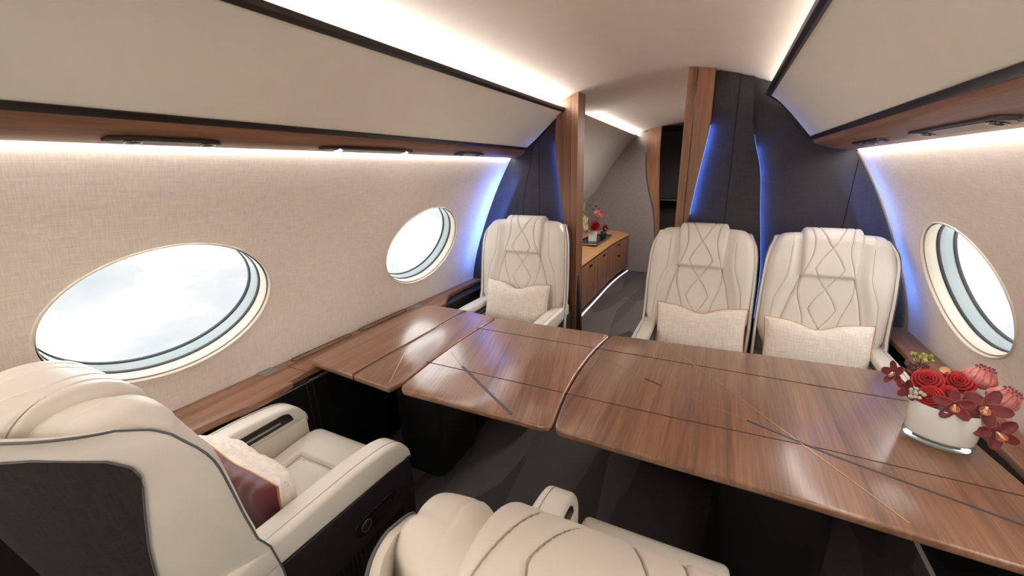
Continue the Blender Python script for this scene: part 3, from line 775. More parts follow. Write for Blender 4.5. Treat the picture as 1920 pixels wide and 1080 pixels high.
    for i in range(NV):
        l = L_[i]; h = chw(l); row = []
        for s in ss:
            x = s * h; ax = abs(x) / K; e = h - abs(x)
            re0 = .05
            drop = 0 if e > re0 else rr * (1 - math.sqrt(max(0, 1 - (1 - e / re0) ** 2)))
            off = -drop
            # side bolsters stand proud of the centre panel
            bw = interp(lhr - l, [(-.5, .125), (0, .125), (.12, .158), (.22, .180), (.5, .18)])
            t = min(1, max(0, (ax - bw) / .045)); off += .020 * t * t * (3 - 2 * t) * (1 if l < ltop - .09 else max(0, (ltop - l) / .09))
            off -= .0055 * seams(x, l)
            if lhr - .006 < l < lhr + .012 and ax < .12: off -= .004
            sag = -.012 * (ax / .22) ** 6 if l > ltop - .22 else 0
            row.append((x, rear(x, py[i] + ny[i] * off, fr[-1][0]), pz[i] + nz[i] * off + sag * min(1, (l - ltop + .22) / .18)))
        rows.append(row)
    gridmesh('backrest', rows, M['leather'], root)
    P_B = np.array(rows); X_B = P_B[:, :, 0]
    def stitch(curvef, lo, hi, P, Ls_, lift=.0006):
        pts = []
        for i in range(len(Ls_)):
            l = Ls_[i]
            if not lo <= l <= hi: continue
            xx = curvef(l) * K
            pts.append((xx, float(np.interp(xx, P[i, :, 0], P[i, :, 1])) + ny_(l) * lift, float(np.interp(xx, P[i, :, 0], P[i, :, 2])) + nz_(l) * lift))
        return pts
    ny_ = lambda l: float(np.interp(l, L_, ny)); nz_ = lambda l: float(np.interp(l, L_, nz))
    def cfs(head):
        f = []
        for sg in (1, -1):
            f.append(lambda l, sg=sg: sg * .060 * wav(2 * math.pi * (l - lhr) / .42 + .9))
            f.append(lambda l, sg=sg: sg * (.098 + .022 * math.sin(2 * math.pi * (l - lhr) / .42 + 2.4)))
            if not head:
                f.append(lambda l, sg=sg: sg * interp(lhr - l, [(-.5, .115), (0, .115), (.12, .150), (.22, .172), (.32, .175), (.5, .172)]))
                f.append(lambda l, sg=sg: sg * interp(l - lhr, [(-.30, .235), (-.12, .222), (0, .178), (.1, .172), (.3, .17)]))
        return f
    a = Acc()
    for q, f in enumerate(cfs(False)):
        pts = stitch(f, .16, lhr + (.008 if q % 4 != 3 else .16), P_B, L_)
        if len(pts) > 3: a.tube(pts, .0013 if q % 4 != 3 else .0008, 5)
    a.build('backrest_stitching', M['stitch'], root)
    # ---- headrest pad over the top
    rows = []; l0, l1 = lhr, min(ltop + .115, L_[-1] - .01); hh = .118 * K
    sh = np.concatenate([np.linspace(-1, -.86, 8)[:-1], np.linspace(-.86, .86, 76), np.linspace(.86, 1, 8)[1:]])
    lv = np.concatenate([l0 + np.linspace(0, .022, 7)[:-1], np.linspace(l0 + .022, l1 - .02, 84), l1 - np.linspace(.02, 0, 6)[1:]])
    for l in lv:
        yy, zz = np.interp(l, L_, py), np.interp(l, L_, pz); n1, n2 = np.interp(l, L_, ny), np.interp(l, L_, nz)
        flare = 1 + .10 * max(0, min(1, (l - l0) / .2)); row = []
        for s in sh:
            x = s * hh * flare; e = min((1 - abs(s)) * hh, l - l0, (l1 - l) * .6); r2 = .020
            k_ = 1 if e >= r2 else math.sqrt(max(0, 1 - (1 - e / r2) ** 2))
            off = -.010 + .038 * k_ - .0050 * seams(x, l, True) * k_
            row.append((x, rear(x, yy + n1 * off, fr[-1][0]), zz + n2 * off))
        rows.append(row)
    hr_ = gridmesh('headrest', rows, M['leather'], root)
    P_H = np.array(rows); a = Acc()
    for f in cfs(True):
        pts = stitch(f, l0 + .004, l1 - .012, P_H, lv)
        a.tube(pts, .0012, 5)
    a.build('headrest_stitching', M['stitch'], hr_)
    # ---- seat cushion
    sx = .200 * K
    pth = [(-.20, .452), (-.05, .450), (.10, .458), (.20, .470), (.265, .472), (.305, .458), (.328, .425), (.335, .37), (.325, .30)]
    pp = np.array(smooth_tab(pth, 90)); sl = np.concatenate([[0], np.cumsum(np.hypot(*np.diff(pp, axis=0).T))]); NL = 120
    Ls = np.linspace(0, sl[-1], NL); qy = np.interp(Ls, sl, pp[:, 0]); qz = np.interp(Ls, sl, pp[:, 1])
    rows = []
    for i in range(NL):
        row = []; dy, dz_ = (np.gradient(qy)[i], np.gradient(qz)[i]); q = math.hypot(dy, dz_); m1, m2 = -dz_ / q, dy / q
        l = Ls[i]
        for s in np.linspace(-1, 1, 101):
            x = s * sx; e = sx - abs(x); off = 0 if e > .02 else -.02 * (1 - math.sqrt(max(0, 1 - (1 - e / .02) ** 2)))
            ex, el = .125 * K - abs(x), .365 - l
            ins = min(ex, el); t = min(1, max(0, ins / .02 + .5)); off -= .026 * t * t * (3 - 2 * t)
            g = math.exp(-(ins / .003) ** 2)
            if ins > 0:
                ph = 2 * math.pi * l / .42
                for c in (.05 * math.sin(ph), -.05 * math.sin(ph), .10 * math.cos(ph * .5), -.10 * math.cos(ph * .5)): g += math.exp(-((x / K - c) / .0032) ** 2)
            # mitre seams from the inset's front corners
            if ex < 0 and el < 0 or (abs(ex - el) < .0032 and ins < 0): g += math.exp(-(((ex - el)) / .004) ** 2)
            off -= .0038 * min(g, 1.2)
            row.append((x, qy[i] - m1 * 0 + m1 * off, qz[i] + m2 * off))
        rows.append(row)
    sc_ = gridmesh('seat_cushion', rows, M['leather'], root)
    P_S = np.array(rows); a = Acc(); hwI = .125 * K
    def sline(f, lo, hi):
        pts = []
        for i in range(NL):
            l = Ls[i]
            if lo <= l <= hi:
                xx = f(l); pts.append((xx, float(np.interp(xx, P_S[i, :, 0], P_S[i, :, 1])), float(np.interp(xx, P_S[i, :, 0], P_S[i, :, 2])) + .0008))
        if len(pts) > 3: a.tube(pts, .0012, 5)
    for sg in (1, -1):
        sline(lambda l: sg * .060 * K * wav(2 * math.pi * l / .42), .05, .362)
        sline(lambda l: sg * (.055 + .055 * abs(math.cos(math.pi * l / .42))) * K, .05, .362)
        sline(lambda l: sg * hwI, .03, .364)
    i = int(np.argmin(abs(Ls - .365))); a.tube([(x_, float(np.interp(x_, P_S[i, :, 0], P_S[i, :, 1])), float(np.interp(x_, P_S[i, :, 0], P_S[i, :, 2])) + .0008) for x_ in np.linspace(-hwI, hwI, 30)], .0012, 5)
    a.build('seat_stitching', M['stitch'], sc_)
    Acc().box((-sx, -.22, .25), (sx, .29, .44)).build('seat_pan', M['leather'], root, bevel=.01)
    # ---- arms
    for sg in (-1, 1):
        xa, xb = (.212 * K + (HW - .295) * 0), HW
        w0, w1 = sg * (HW - .088), sg * HW; dr = arm_drop.get(sg, 0)
        before = set(bpy.data.objects)
        prof = roundpoly([(-.30, .618), (.10, .626), (.235, .610), (.285, .545), (.288, .505), (.20, .520), (-.30, .540)], [0, .08, .07, .05, .01, .05, 0], 8)
        Acc().prism(prof, min(w0, w1), max(w0, w1), 'x').build('armrest', M['leather'], root, bevel=.015, seg=4)
        # piping on the outer top edge
        pts = [(sg * (HW - .010), y, z + .002) for y, z in prof if z > .55 and y > -.26][:]
        pts.sort(key=lambda p: p[1]); pts.insert(0, (pts[0][0], -.24, .618 + .002 + .0005))
        Acc().tube([(sg * (HW - .024), p[1], p[2] - .0012 * 2) for p in pts], .0014, 6).build('arm_piping', M['seam'], root)
        # inner liner down to the cushion
        li = sorted((sg * (HW - .090), sg * (HW - .070)))
        Acc().prism(roundpoly([(-.30, .545), (.275, .525), (.275, .40), (.24, .34), (-.30, .34)], [0, .01, .05, .05, 0]), li[0], li[1], 'x').build('arm_liner', M['leather'], root, bevel=.004)
        sl_ = sorted((sg * (HW - .0935), sg * (HW - .080)))
        Acc().prism(roundpoly([(-.28, .545), (-.28, .588), (.185, .592), (.212, .584), (.222, .550)], [0, 0, .01, .02, .008]), sl_[0], sl_[1], 'x').build('arm_slot', M['bronze'], root, bevel=.002)
        si = sorted((sg * (HW - .0955), sg * (HW - .085)))
        Acc().box((si[0], -.27, .563), (si[1], .17, .571)).build('slot_rail', M['grey'], root, bevel=.001)
        # black side panel with fine ribs low down
        bp = sorted((sg * (HW - .072), sg * (HW - .008)))
        Acc().prism(roundpoly([(-.36, .535), (.20, .518), (.283, .502), (.292, .40), (.275, .16), (.20, .10), (-.34, .10)], [0, 0, .01, .03, .05, .03, .03]), bp[0], bp[1], 'x').build('side_panel', M['black'], root, bevel=.006)
        a = Acc(); xr = sg * (HW - .008)
        for q in range(34): 
            yq = -.33 + q * .0165; a.box((min(xr, xr + sg * .003), yq, .13), (max(xr, xr + sg * .003), yq + .007, .34))
        a.build('ribbed_trim', M['blackgloss'], root, False)
        xr2 = sg * (HW - .0075)
        a = Acc(); a.prism(rrect(.02, .20, .385, .445, .026), min(xr2, xr2 + sg * .006), max(xr2, xr2 + sg * .006), 'x'); a.build('control_panel', M['blackgloss'], root, bevel=.002)
        a = Acc(); a.ball((xr2 + sg * .006, .06, .415), .018, (.45, 1, 1), 12); a.build('recline_button', M['lens'], root)
        Acc().tube([(xr2 + sg * .009, .06 + .019 * math.cos(t), .415 + .019 * math.sin(t)) for t in np.linspace(0, 2 * math.pi, 25)[:-1]], .0012, 6, True).build('button_ring', M['piping'], root)
        if dr:      # armrest lowered into the side of the seat
            for o in set(bpy.data.objects) - before: o.data.transform(Matrix.Translation((0, 0, -dr)))
    # ---- base
    Acc().prism(roundpoly([(-.20 * K, -.30), (.20 * K, -.30), (.20 * K, .24), (-.20 * K, .24)], .05), .0, .26).build('base', M['black'], root, bevel=.008)
    return root
def copy_tree(o, parent=None):
    c = o.copy(); col.objects.link(c)
    if parent is not None: c.parent = parent
    for ch in list(o.children): copy_tree(ch, c)
    return c
def place(o, x, y, rz, label=None, z=0):
    o.location = (x, y, z); o.rotation_euler = (0, 0, rz)
    if label: o['label'] = label
    return o
SNL = place(make_seat('cabin_seat', '', 1.08, -.03, .0, .085, .90, su=.055), -.838, .60, 0, 'ivory leather seat with charcoal back panel at the lower left, burgundy cushion on it')
SNR = place(make_seat('cabin_seat', '', 1.04, -.005, .0, .03, .75, {1: .13}, -.03, .29), .325, .635, 0, 'ivory leather seat seen from behind at the bottom centre, on the near side')
far = place(make_seat('cabin_seat', '', 1.0, .055, 0, arm_drop={-1: .13}), .327, 2.115, math.pi, 'ivory leather seat across the table, middle of the three by the charcoal bulkhead')
place(make_seat('cabin_seat', '', 1.0, .055, 0, arm_drop={1: .13}), .930, 2.115, math.pi, 'ivory leather seat across the table next to the right oval window')
place(make_seat('cabin_seat', '', 1.10, .062, 0), -.785, 2.09, math.pi + .03, 'ivory leather seat alone against the left bulkhead, beside the walnut ledge')

# ================================================================== CUSHIONS
def make_cushion(name, w_, h_, th, label, dip=.03, two=False, mat='pillow', cat='cushion'):
    root = tag(empty(name), label, cat)
    n = 46; u = np.linspace(-1, 1, n)
    rnd = random.Random(len(label) * 3 + 1)
    ph = [rnd.uniform(0, 6) for _ in range(4)]
    def pt(a_, b_, sgn):
        px = a_ * w_ / 2 * (1 - .045 * (1 - abs(b_)) ** 0 * (1 - b_ * b_) * .9); pz_ = b_ * h_ / 2 * (1 - .09 * (1 - a_ * a_))
        d = dip * math.exp(-(a_ / .33) ** 2) * max(0, b_) ** 2; pz_ -= d
        f = ((1 - a_ ** 4) * (1 - b_ ** 4)) ** .5
        wr_ = .004 * math.sin(a_ * 9 + ph[0] + b_ * 3) * (1 - f * .5) + .005 * math.exp(-((a_ - .05 + .25 * (1 - b_)) / .05) ** 2) * max(0, b_) * -1.5
        if two: wr_ += .006 * math.sin(a_ * 24 + ph[1]) * (abs(b_) ** 3)
        return (px, sgn * (th / 2 * f * ((1.2 if sgn > 0 else .7) if two else 1) + wr_ * (f > 0.02)), pz_ + h_ / 2)
    gridmesh('front_cover', [[pt(x, z, 1) for z in u] for x in u], M[mat], root)
    gridmesh('back_cover', [[pt(x, z, -1) for z in u] for x in u], M['burgundy' if two else mat], root)
    e = [pt(x, -1, 0) for x in u] + [pt(1, z, 0) for z in u[1:]] + [pt(x, 1, 0) for x in u[::-1][1:]] + [pt(-1, z, 0) for z in u[::-1][1:-1]]
    Acc().tube(e, .0028, 6, True).build('cord', M['cord'], root)
    return root
def pose(o, x, y, z, rx, ry, rz):
    o.location = (x, y, z); o.rotation_euler = (rx, ry, rz)
c0 = make_cushion('lumbar_cushion', .47, .29, .13, 'oatmeal linen cushion on the middle seat of the three across the table', .035)
c0['group'] = 'oatmeal linen cushions on the far seats'
pose(c0, .365, 2.20, .475, math.radians(16), math.radians(1.5), math.pi)
c1 = copy_tree(c0); c1['label'] = 'oatmeal linen cushion on the far seat beside the right window'; pose(c1, .915, 2.20, .465, math.radians(16), math.radians(1.5), math.pi)
c2 = copy_tree(c0); c2['label'] = 'oatmeal linen cushion on the single far seat at the left'; pose(c2, -.775, 2.17, .50, math.radians(15), math.radians(0), math.pi)
c3 = make_cushion('throw_cushion', .48, .215, .15, 'cream and burgundy cushion with copper cord leaning on the near left seat', .01, True)
pose(c3, -.86, .505, .462, math.radians(-1), 0, math.radians(-4))

# ================================================================== FLOWERS ON THE TABLE
VX, VY, VR = 1.075, 1.425, math.radians(-18)
VS = tag(empty('flower_vase', (VX, VY, TZ + .0015), VR), 'oval milk glass vase with a clear base on the right end of the table', 'vase')
def oval(ax, ay, z, n=48): return [(ax * math.cos(2 * math.pi * k / n), ay * math.sin(2 * math.pi * k / n), z) for k in range(n)]
AX, AY, VH = .082, .056, .124
gridmesh('glass_base', [oval(AX * .90, AY * .90, .000), oval(AX * .96, AY * .96, .0015), oval(AX * .98, AY * .98, .006), oval(AX * .985, AY * .985, .020)], M['clear'], VS, cv=True, caps=True)
gridmesh('milk_glass', [oval(AX * .3, AY * .3, .0205), oval(AX * .94, AY * .94, .0205), oval(AX * .965, AY * .965, .026), oval(AX, AY, VH - .002), oval(AX * .985, AY * .985, VH), oval(AX * .95, AY * .95, VH - .002), oval(AX * .90, AY * .90, .05)], M['opal'], VS, cv=True)
gridmesh('soil_foam', [oval(AX * .94, AY * .94, VH - .02), oval(AX * .2, AY * .2, VH - .018)], M['stem'], VS, cv=True, caps=True)
G = Vector((VX, VY, TZ + VH))
GR = 'flowers in the oval vase'
CAMP = Vector((.4, 0, 1.5))
def stem_to(root, loc, depth=.055):
    """short stem from the flower back into the mouth of the vase, in the flower's local frame"""
    mi = root.matrix_world.inverted() if False else (Matrix.Translation(root.location) @ root.rotation_euler.to_matrix().to_4x4()).inverted()
    base = Vector((G.x + (loc[0] - G.x) * .35, G.y + (loc[1] - G.y) * .35, TZ + VH - .03))
    p0 = Vector((0, 0, -.004)); p1 = mi @ base; mid = (p0 + p1) / 2 + Vector((0, 0, -.01))
    Acc().tube([p0, mid, p1], .0025, 6).build('stem', M['stem'], root)
def place_flower(name, loc, axis, label, cat='flower', spin=0):
    r = tag(empty(name, loc), label, cat, GR)
    q = Vector(axis).normalized().to_track_quat('Z', 'Y'); r.rotation_euler = (q.to_matrix() @ Matrix.Rotation(spin, 3, 'Z')).to_euler()
    return r
def petal_grid(length, width, cup, curl, n=9, m_=7, tipw=.5):
    P = []
    for i in range(n):
        t = i / (n - 1); w_ = width * (math.sin(math.pi * (t * .86 + .10)) ** tipw); row = []
        if i == n - 1: w_ *= .25
        for j in range(m_):
            s = -1 + 2 * j / (m_ - 1)
            row.append((s * w_ / 2, length * t * math.cos(curl * t), length * t * math.sin(curl * t) + cup * (s * s) * w_ * .5))
        P.append(row)
    return np.array(P)
def rose(loc, axis, r, label, spin=0):
    root = place_flower('rose', loc, axis, label, spin=spin)
    rnd = random.Random(int(loc[0] * 1000)); a = Acc()
    layers = [(4, .16, .95, .0), (4, .32, .98, .5), (5, .50, .92, .2), (6, .70, .78, .6), (7, .92, .55, .1)]
    for n, rad, hgt, rot in layers:
        for k_ in range(n):
            a0 = 2 * math.pi * (k_ + rot) / n + rnd.uniform(-.1, .1); span = 2 * math.pi / n * .85 + .2
            P = []
            for i in range(8):
                t = i / 7; row = []
                for j in range(11):
                    s = -1 + 2 * j / 10; ang = a0 + s * span * (.75 + .25 * math.sin(math.pi * t * .9))
                    rr_ = r * rad * (.45 + .55 * t ** .6) * (1 + .16 * t ** 6) + r * .035 * s
                    z = r * (hgt * 1.0) * t * (1 - .16 * s * s) - r * .10 * max(0, t - .85) * 3 * rad
                    row.append((rr_ * math.cos(ang), rr_ * math.sin(ang), z - r * .5))
                P.append(row)
            a.grid(P)
    o = a.build('bloom', M['rose'], root)
    md = o.modifiers.new('thick', 'SOLIDIFY'); md.thickness = .0012
    b_ = Acc(); b_.ball((0, 0, -r * .28), r * .55, (1, 1, .55), 12); b_.build('heart', M['rose'], root)
    stem_to(root, loc); return root
def orchid(loc, axis, r, label, spin=0, lip=True):
    root = place_flower('orchid', loc, axis, label, spin=spin)
    rnd = random.Random(int(loc[0] * 7777 + loc[2] * 999))
    for k_ in range(5):
        an = math.pi / 2 + 2 * math.pi * k_ / 5
        P = petal_grid(r * rnd.uniform(.94, 1.06), r * (.62 if k_ in (1, 4) else .56), .22, rnd.uniform(-.18, .30), 11, 9)
        c, s = math.cos(an - math.pi / 2), math.sin(an - math.pi / 2)
        Q = np.stack([P[..., 0] * c - P[..., 1] * s, P[..., 0] * s + P[..., 1] * c, P[..., 2]], -1)
        o = gridmesh('petal', Q, M['orchid'], root); md = o.modifiers.new('thick', 'SOLIDIFY'); md.thickness = .0014
        eg = list(Q[:, 0]) + list(Q[-1, 1:-1]) + list(Q[::-1, -1])
        Acc().tube([tuple(p) for p in eg], .0006, 4).build('petal_rim', M['lip'], o)
    if lip:
        P = petal_grid(r * .46, r * .46, .9, .5, 9, 9); P[..., 1] *= -1
        o = gridmesh('lip', P + np.array([0, 0, r * .06]), M['lip'], root); md = o.modifiers.new('thick', 'SOLIDIFY'); md.thickness = .0012
        a = Acc()
        for q in range(9):
            aa = rnd.uniform(-.9, .9); a.tube([(math.sin(aa) * r * .05, -r * .06, r * .14), (math.sin(aa) * r * .17, -r * rnd.uniform(.15, .36), r * rnd.uniform(.20, .32))], .0011, 5)
        a.build('lip_streaks', M['column'], root)
        a = Acc(); a.tube([(0, r * .02, r * .04), (0, r * .03, r * .18), (0, -r * .06, r * .30)], [r * .07, r * .06, r * .05], 8); a.ball((0, -r * .07, r * .31), r * .058, n=8); a.build('column', M['column'], root)
    stem_to(root, loc); return root
def protea(loc, axis, r, label):
    root = place_flower('protea', loc, axis, label)
    a = Acc(); tp = Acc()
    for ring_, (n, rb, z0, ln_) in enumerate([(11, .62, -.62, 1.35), (13, .86, -.72, 1.30), (14, 1.0, -.80, 1.12)]):
        for k_ in range(n):
            an = 2 * math.pi * (k_ + ring_ * .5) / n; P = []
            for i in range(9):
                t = i / 8; prof = math.sin(math.pi * (.16 + .62 * t)) ; rad = r * rb * prof * .95; z = r * (z0 + ln_ * t)
                wv = r * .20 * math.sin(math.pi * (.12 + .80 * t)) ** .7
                row = []
                for j in range(5):
                    s = -1 + 2 * j / 4; row.append((rad * math.cos(an) - s * wv * math.sin(an) - .10 * wv * s * s * math.cos(an), rad * math.sin(an) + s * wv * math.cos(an) - .10 * wv * s * s * math.sin(an), z))
                P.append(row)
            a.grid(P)
            e = P[-1][2]; tp.ball(e, r * .055, (1, 1, 1.6), 6)
    o = a.build('bracts', M['protea'], root); md = o.modifiers.new('thick', 'SOLIDIFY'); md.thickness = .0013
    tp.build('bract_tips', M['tip'], root)
    b_ = Acc(); b_.ball((0, 0, -r * .05), r * .66, (1, 1, 1.05), 14); b_.build('core', M['tip'], root)
    stem_to(root, loc); return root
def balls(name, loc, axis, label, pts, rad, mat, cat, part='berries'):
    root = place_flower(name, loc, axis, label, cat)
    a = Acc(); rnd = random.Random(3)
    for p in pts: a.ball(p, rad * rnd.uniform(.85, 1.15), (1, 1, 1.15), 8)
    a.build(part, M[mat], root); s = Acc()
    for p in pts: s.tube([p, (p[0] * .3, p[1] * .3, -.015)], .0009, 5)
    s.build('twigs', M['stem'], root)
    stem_to(root, loc); return root
toC = lambda p: (CAMP - Vector(p)).normalized()
def mixax(p, out=.5, up=.3):
    o_ = Vector((p[0] - G.x, p[1] - G.y, 0));
    if o_.length > 1e-4: o_.normalize()
    return toC(p) + o_ * out + Vector((0, 0, up))
# positions measured in the photograph's perspective
P_ = (1.030, 1.462, .868); rose(P_, mixax(P_, .1, .7), .036, 'deep red rose above the vase, upper left of the two biggest')
P_ = (1.107, 1.478, .870); rose(P_, mixax(P_, .1, .7), .036, 'deep red rose beside the pink protea at the top of the bouquet', 1.0)
P_ = (1.026, 1.415, .838); rose(P_, mixax(P_, .3, .2), .030, 'small red rose low above the left of the vase rim', 2.0)
P_ = (1.068, 1.432, .846); rose(P_, mixax(P_, .1, .3), .026, 'smallest red rose, half hidden between the others', .4)
P_ = (1.160, 1.500, .890); protea(P_, (.25, .1, .9), .042, 'pink protea head at the top right of the bouquet')
P_ = (1.190, 1.436, .862); protea(P_, (.45, -.05, .8), .040, 'pink protea head at the far right of the bouquet')
P_ = (.955, 1.475, .868); orchid(P_, mixax(P_, .9, .0), .040, 'small dark red orchid at the far left of the bouquet', .5)
P_ = (.985, 1.440, .835); orchid(P_, mixax(P_, .5, -.2), .034, 'dark red orchid petals beside the silver berries', 1.3, False)
P_ = (1.068, 1.380, .838); orchid(P_, mixax(P_, .2, .0), .046, 'dark red orchid hanging over the middle of the vase rim', .2)
P_ = (1.135, 1.388, .843); orchid(P_, mixax(P_, .2, .1), .054, 'large dark red orchid at the right of the vase rim', -.3)
P_ = (1.166, 1.372, .782); orchid(P_, mixax(P_, .3, -.1), .050, 'lowest dark red orchid hanging beside the vase', .6)
pts = [(.012 * math.cos(k * 2.4) * math.sqrt(k / 4), .012 * math.sin(k * 2.4) * math.sqrt(k / 4), .004 * math.cos(k)) for k in range(10)]
P_ = (.995, 1.415, .838); balls('berry_sprig', P_, mixax(P_, .5, .2), 'cluster of silvery green berries above the left of the vase', pts, .0062, 'berry', 'berries')
rnd = random.Random(11)
pts = [(rnd.gauss(0, .010), rnd.gauss(0, .010), rnd.uniform(-.004, .022)) for k in range(26)]
P_ = (1.035, 1.525, .905); balls('bud_spike', P_, (0, .0, 1), 'yellow green flower buds at the top of the bouquet', pts, .0055, 'bud', 'buds', 'buds')
pts = [(rnd.gauss(0, .014), rnd.gauss(0, .012), rnd.uniform(-.012, .016)) for k in range(30)]
P_ = (1.008, 1.510, .880); balls('bud_spike', P_, (-.3, .0, 1), 'dark plum flower buds behind the red roses', pts, .0050, 'plum', 'buds', 'buds')
P_ = (1.083, 1.510, .880); r_ = place_flower('small_bloom', P_, mixax(P_, 0, 1), 'small apricot bloom peeping out between the two big roses'); a = Acc()
for k_ in range(9):
    P = petal_grid(.020, .014, .4, .9, 6, 5); an = 2 * math.pi * k_ / 9; c, s = math.cos(an), math.sin(an)
    a.grid(np.stack([P[..., 0] * c - P[..., 1] * s, P[..., 0] * s + P[..., 1] * c, P[..., 2]], -1))
a.build('petals', M['apricot'], r_); stem_to(r_, P_)
# dark foliage filling the mouth of the vase
a = Acc(); rnd = random.Random(5)
for k_ in range(26):
    P = petal_grid(rnd.uniform(.03, .045), .022, .3, rnd.uniform(.1, .9), 7, 5); an = rnd.uniform(0, 6.28); c, s = math.cos(an), math.sin(an)
    Q = np.stack([P[..., 0] * c - P[..., 1] * s, P[..., 0] * s + P[..., 1] * c, P[..., 2]], -1) + np.array([rnd.uniform(-.022, .022), rnd.uniform(-.008, .008), rnd.uniform(0.008, .02)])
    a.grid(Q)
lv = a.build('vase_foliage', M['orchid']); lv.location = (VX, VY, TZ + VH - .01); lv.rotation_euler = (0, 0, VR)
tag(lv, 'dark red leaves filling the mouth of the oval vase', 'foliage', GR)

# ================================================================== AFT CABIN seen through the doorway
AW = smooth_tab([(1.46, .0), (1.50, .50), (1.475, .95), (1.354, 1.13), (1.09, 1.53), (.90, 1.76), (.745, 1.905)], 50)
def aft_scale(x, y): # narrower by the bulkhead
    k_ = .86 + .14 * min(1, max(0, (y - YB) / (YE - YB))); return x * k_
M['gloss'] = plain('glossy ivory panel', (.62, .58, .52), .14, var=.01, coat=.5)
struct(Acc().grid([[(-aft_scale(x, y), y, z) for y in np.linspace(YB + .05, YE, 12)] for x, z in AW]).build('wall_side', M['gloss']))
struct(Acc().grid([[(x_, y, z) for y in (YB + .05, YE)] for x_, z in ((.62, 0), (.66, 1.2), (.60, 1.95))]).build('wall_partition', M['greywall']))
# end wall with sinuous walnut post and a dark doorway
we = struct(empty('wall_end', (0, YE, 0)))
pe = curve([(-.38, 0), (-.400, .323), (-.454, .862), (-.53, 1.12), (-.587, 1.376), (-.612, 1.65), (-.617, 2.03)])
def ep(o, lab=None):
    o.matrix_parent_inverse = Matrix.Translation((0, -YE, 0))
    if lab: o['label'] = lab
    return o
rows = []
for z in np.linspace(0, 1.96, 60):
    lim = interp(z, [(p[1], p[0]) for p in AW]) + .02; rows.append([(-lim + (pe(z) + .01 + lim) * j / 4, YE, z) for j in range(5)] + [(pe(z) + .01 - (pe(z) + .01 + lim) * j / 4, YE + .03, z) for j in range(5)])
ep(Acc().grid(rows, cv=True, caps=True).build('grey_panel', M['greywall'], we))
pr = curve([(-.30, 0), (-.350, .323), (-.385, .862), (-.41, 1.12), (-.425, 1.376), (-.437, 1.65), (-.437, 2.03)])
ep(strip('wood_post', pe, pr, 0, lambda x: aceil_z(x) + .01, YE - .03, YE + .05, M['wood_z'], we), 'walnut post beside the dark doorway')
ep(Acc().prism([(.20, 0), (.66, 0), (.66, 1.95), (.20, 2.06)], YE, YE + .03, 'y').build('grey_panel', M['greywall'], we, False))
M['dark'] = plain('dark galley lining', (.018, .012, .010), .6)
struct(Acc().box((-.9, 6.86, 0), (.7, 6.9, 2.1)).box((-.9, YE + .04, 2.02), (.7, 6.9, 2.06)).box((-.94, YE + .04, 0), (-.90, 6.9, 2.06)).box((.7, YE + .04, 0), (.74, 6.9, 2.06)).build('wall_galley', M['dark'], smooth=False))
GS = tag(empty('galley_shelf', (-.40, 6.5, 1.0)), 'small dark galley shelf in the doorway at the far end', 'shelf')
Acc().box((-.22, -.1, 0), (.30, .30, .02)).build('shelf_board', M['dark'], GS, bevel=.004)
Acc().tube([(-.22, -.105, .012), (.30, -.105, .012)], .007, 6).build('shelf_edge', M['grey'], GS)
# credenza
CR = tag(empty('credenza', (-1.1, 4.6, 0)), 'low walnut credenza with a tan leather top beyond the doorway', 'credenza'); root = CR
fx = curve([(-.80, 3.0), (-.825, 3.6), (-.835, 4.3), (-.845, 4.9), (-.83, 5.4), (-.79, 5.83)])
fxy = lambda y: fx(y)
ys = np.linspace(3.0, 5.82, 30)
front = [(fxy(y), y) for y in ys]
rp_(Acc().prism(front + [(-1.30, 5.82), (-1.22, 3.0)], .06, .525).build('carcass', M['wood_z'], root, bevel=.004), root)
rp_(Acc().prism([(p[0] - .05, p[1]) for p in front] + [(-1.30, 5.82), (-1.22, 3.0)], .0, .06).build('plinth', M['blackgloss'], root), root)
rows = []
for y in ys:
    x = fxy(y); prof = [(x - .002, .530), (x + .004, .545), (x - .006, .562), (x - .05, .578), (x - .14, .592), (x - .26, .602), (x - .50, .604)]
    rows.append([(q[0], y, q[1]) for q in prof])
a = Acc(); a.grid(rows); a.add([rows[-1][k_] for k_ in range(7)] + [(rows[-1][6][0], 5.82, .53)], [tuple(range(8))])
rp_(a.build('leather_top', M['tan'], root), root)
rp_(Acc().prism([(p[0] + .003, p[1]) for p in front] + [(p[0] - .02, p[1]) for p in front[::-1]], .522, .531).build('top_seam', M['blackgloss'], root), root)
prev = 3.0
for k_, (ya, yb) in enumerate(((3.02, 3.72), (3.73, 4.32), (4.33, 4.88), (4.89, 5.80))):
    yy = np.linspace(ya, yb, 10)
    o = rp_(Acc().prism([(fxy(y) + .010, y) for y in yy] + [(fxy(y) - .004, y) for y in yy[::-1]], .07, .515).build('drawer', M['wood_z'], root, bevel=.001), root)
    for hz in ((.475,) if k_ < 3 else (.475, .32)):
        ym = (ya + yb) / 2; h_ = Acc().box((fxy(ym) + .008, ym - .035, hz), (fxy(ym) + .028, ym + .035, hz + .018)).build('drawer_handle', M['blackgloss'], o, bevel=.004)
        h_.matrix_parent_inverse = o.matrix_parent_inverse.copy() if False else Matrix.Translation(-Vector(CR.location)) @ Matrix.Identity(4)
        h_.matrix_parent_inverse = Matrix.Identity(4)
tag(gridmesh('floor_light', [[(fxy(y) + .004, y, .012), (fxy(y) + .022, y, .006)] for y in ys], M['floorlight']), 'thin pale light strip on the floor along the credenza', 'light strip')
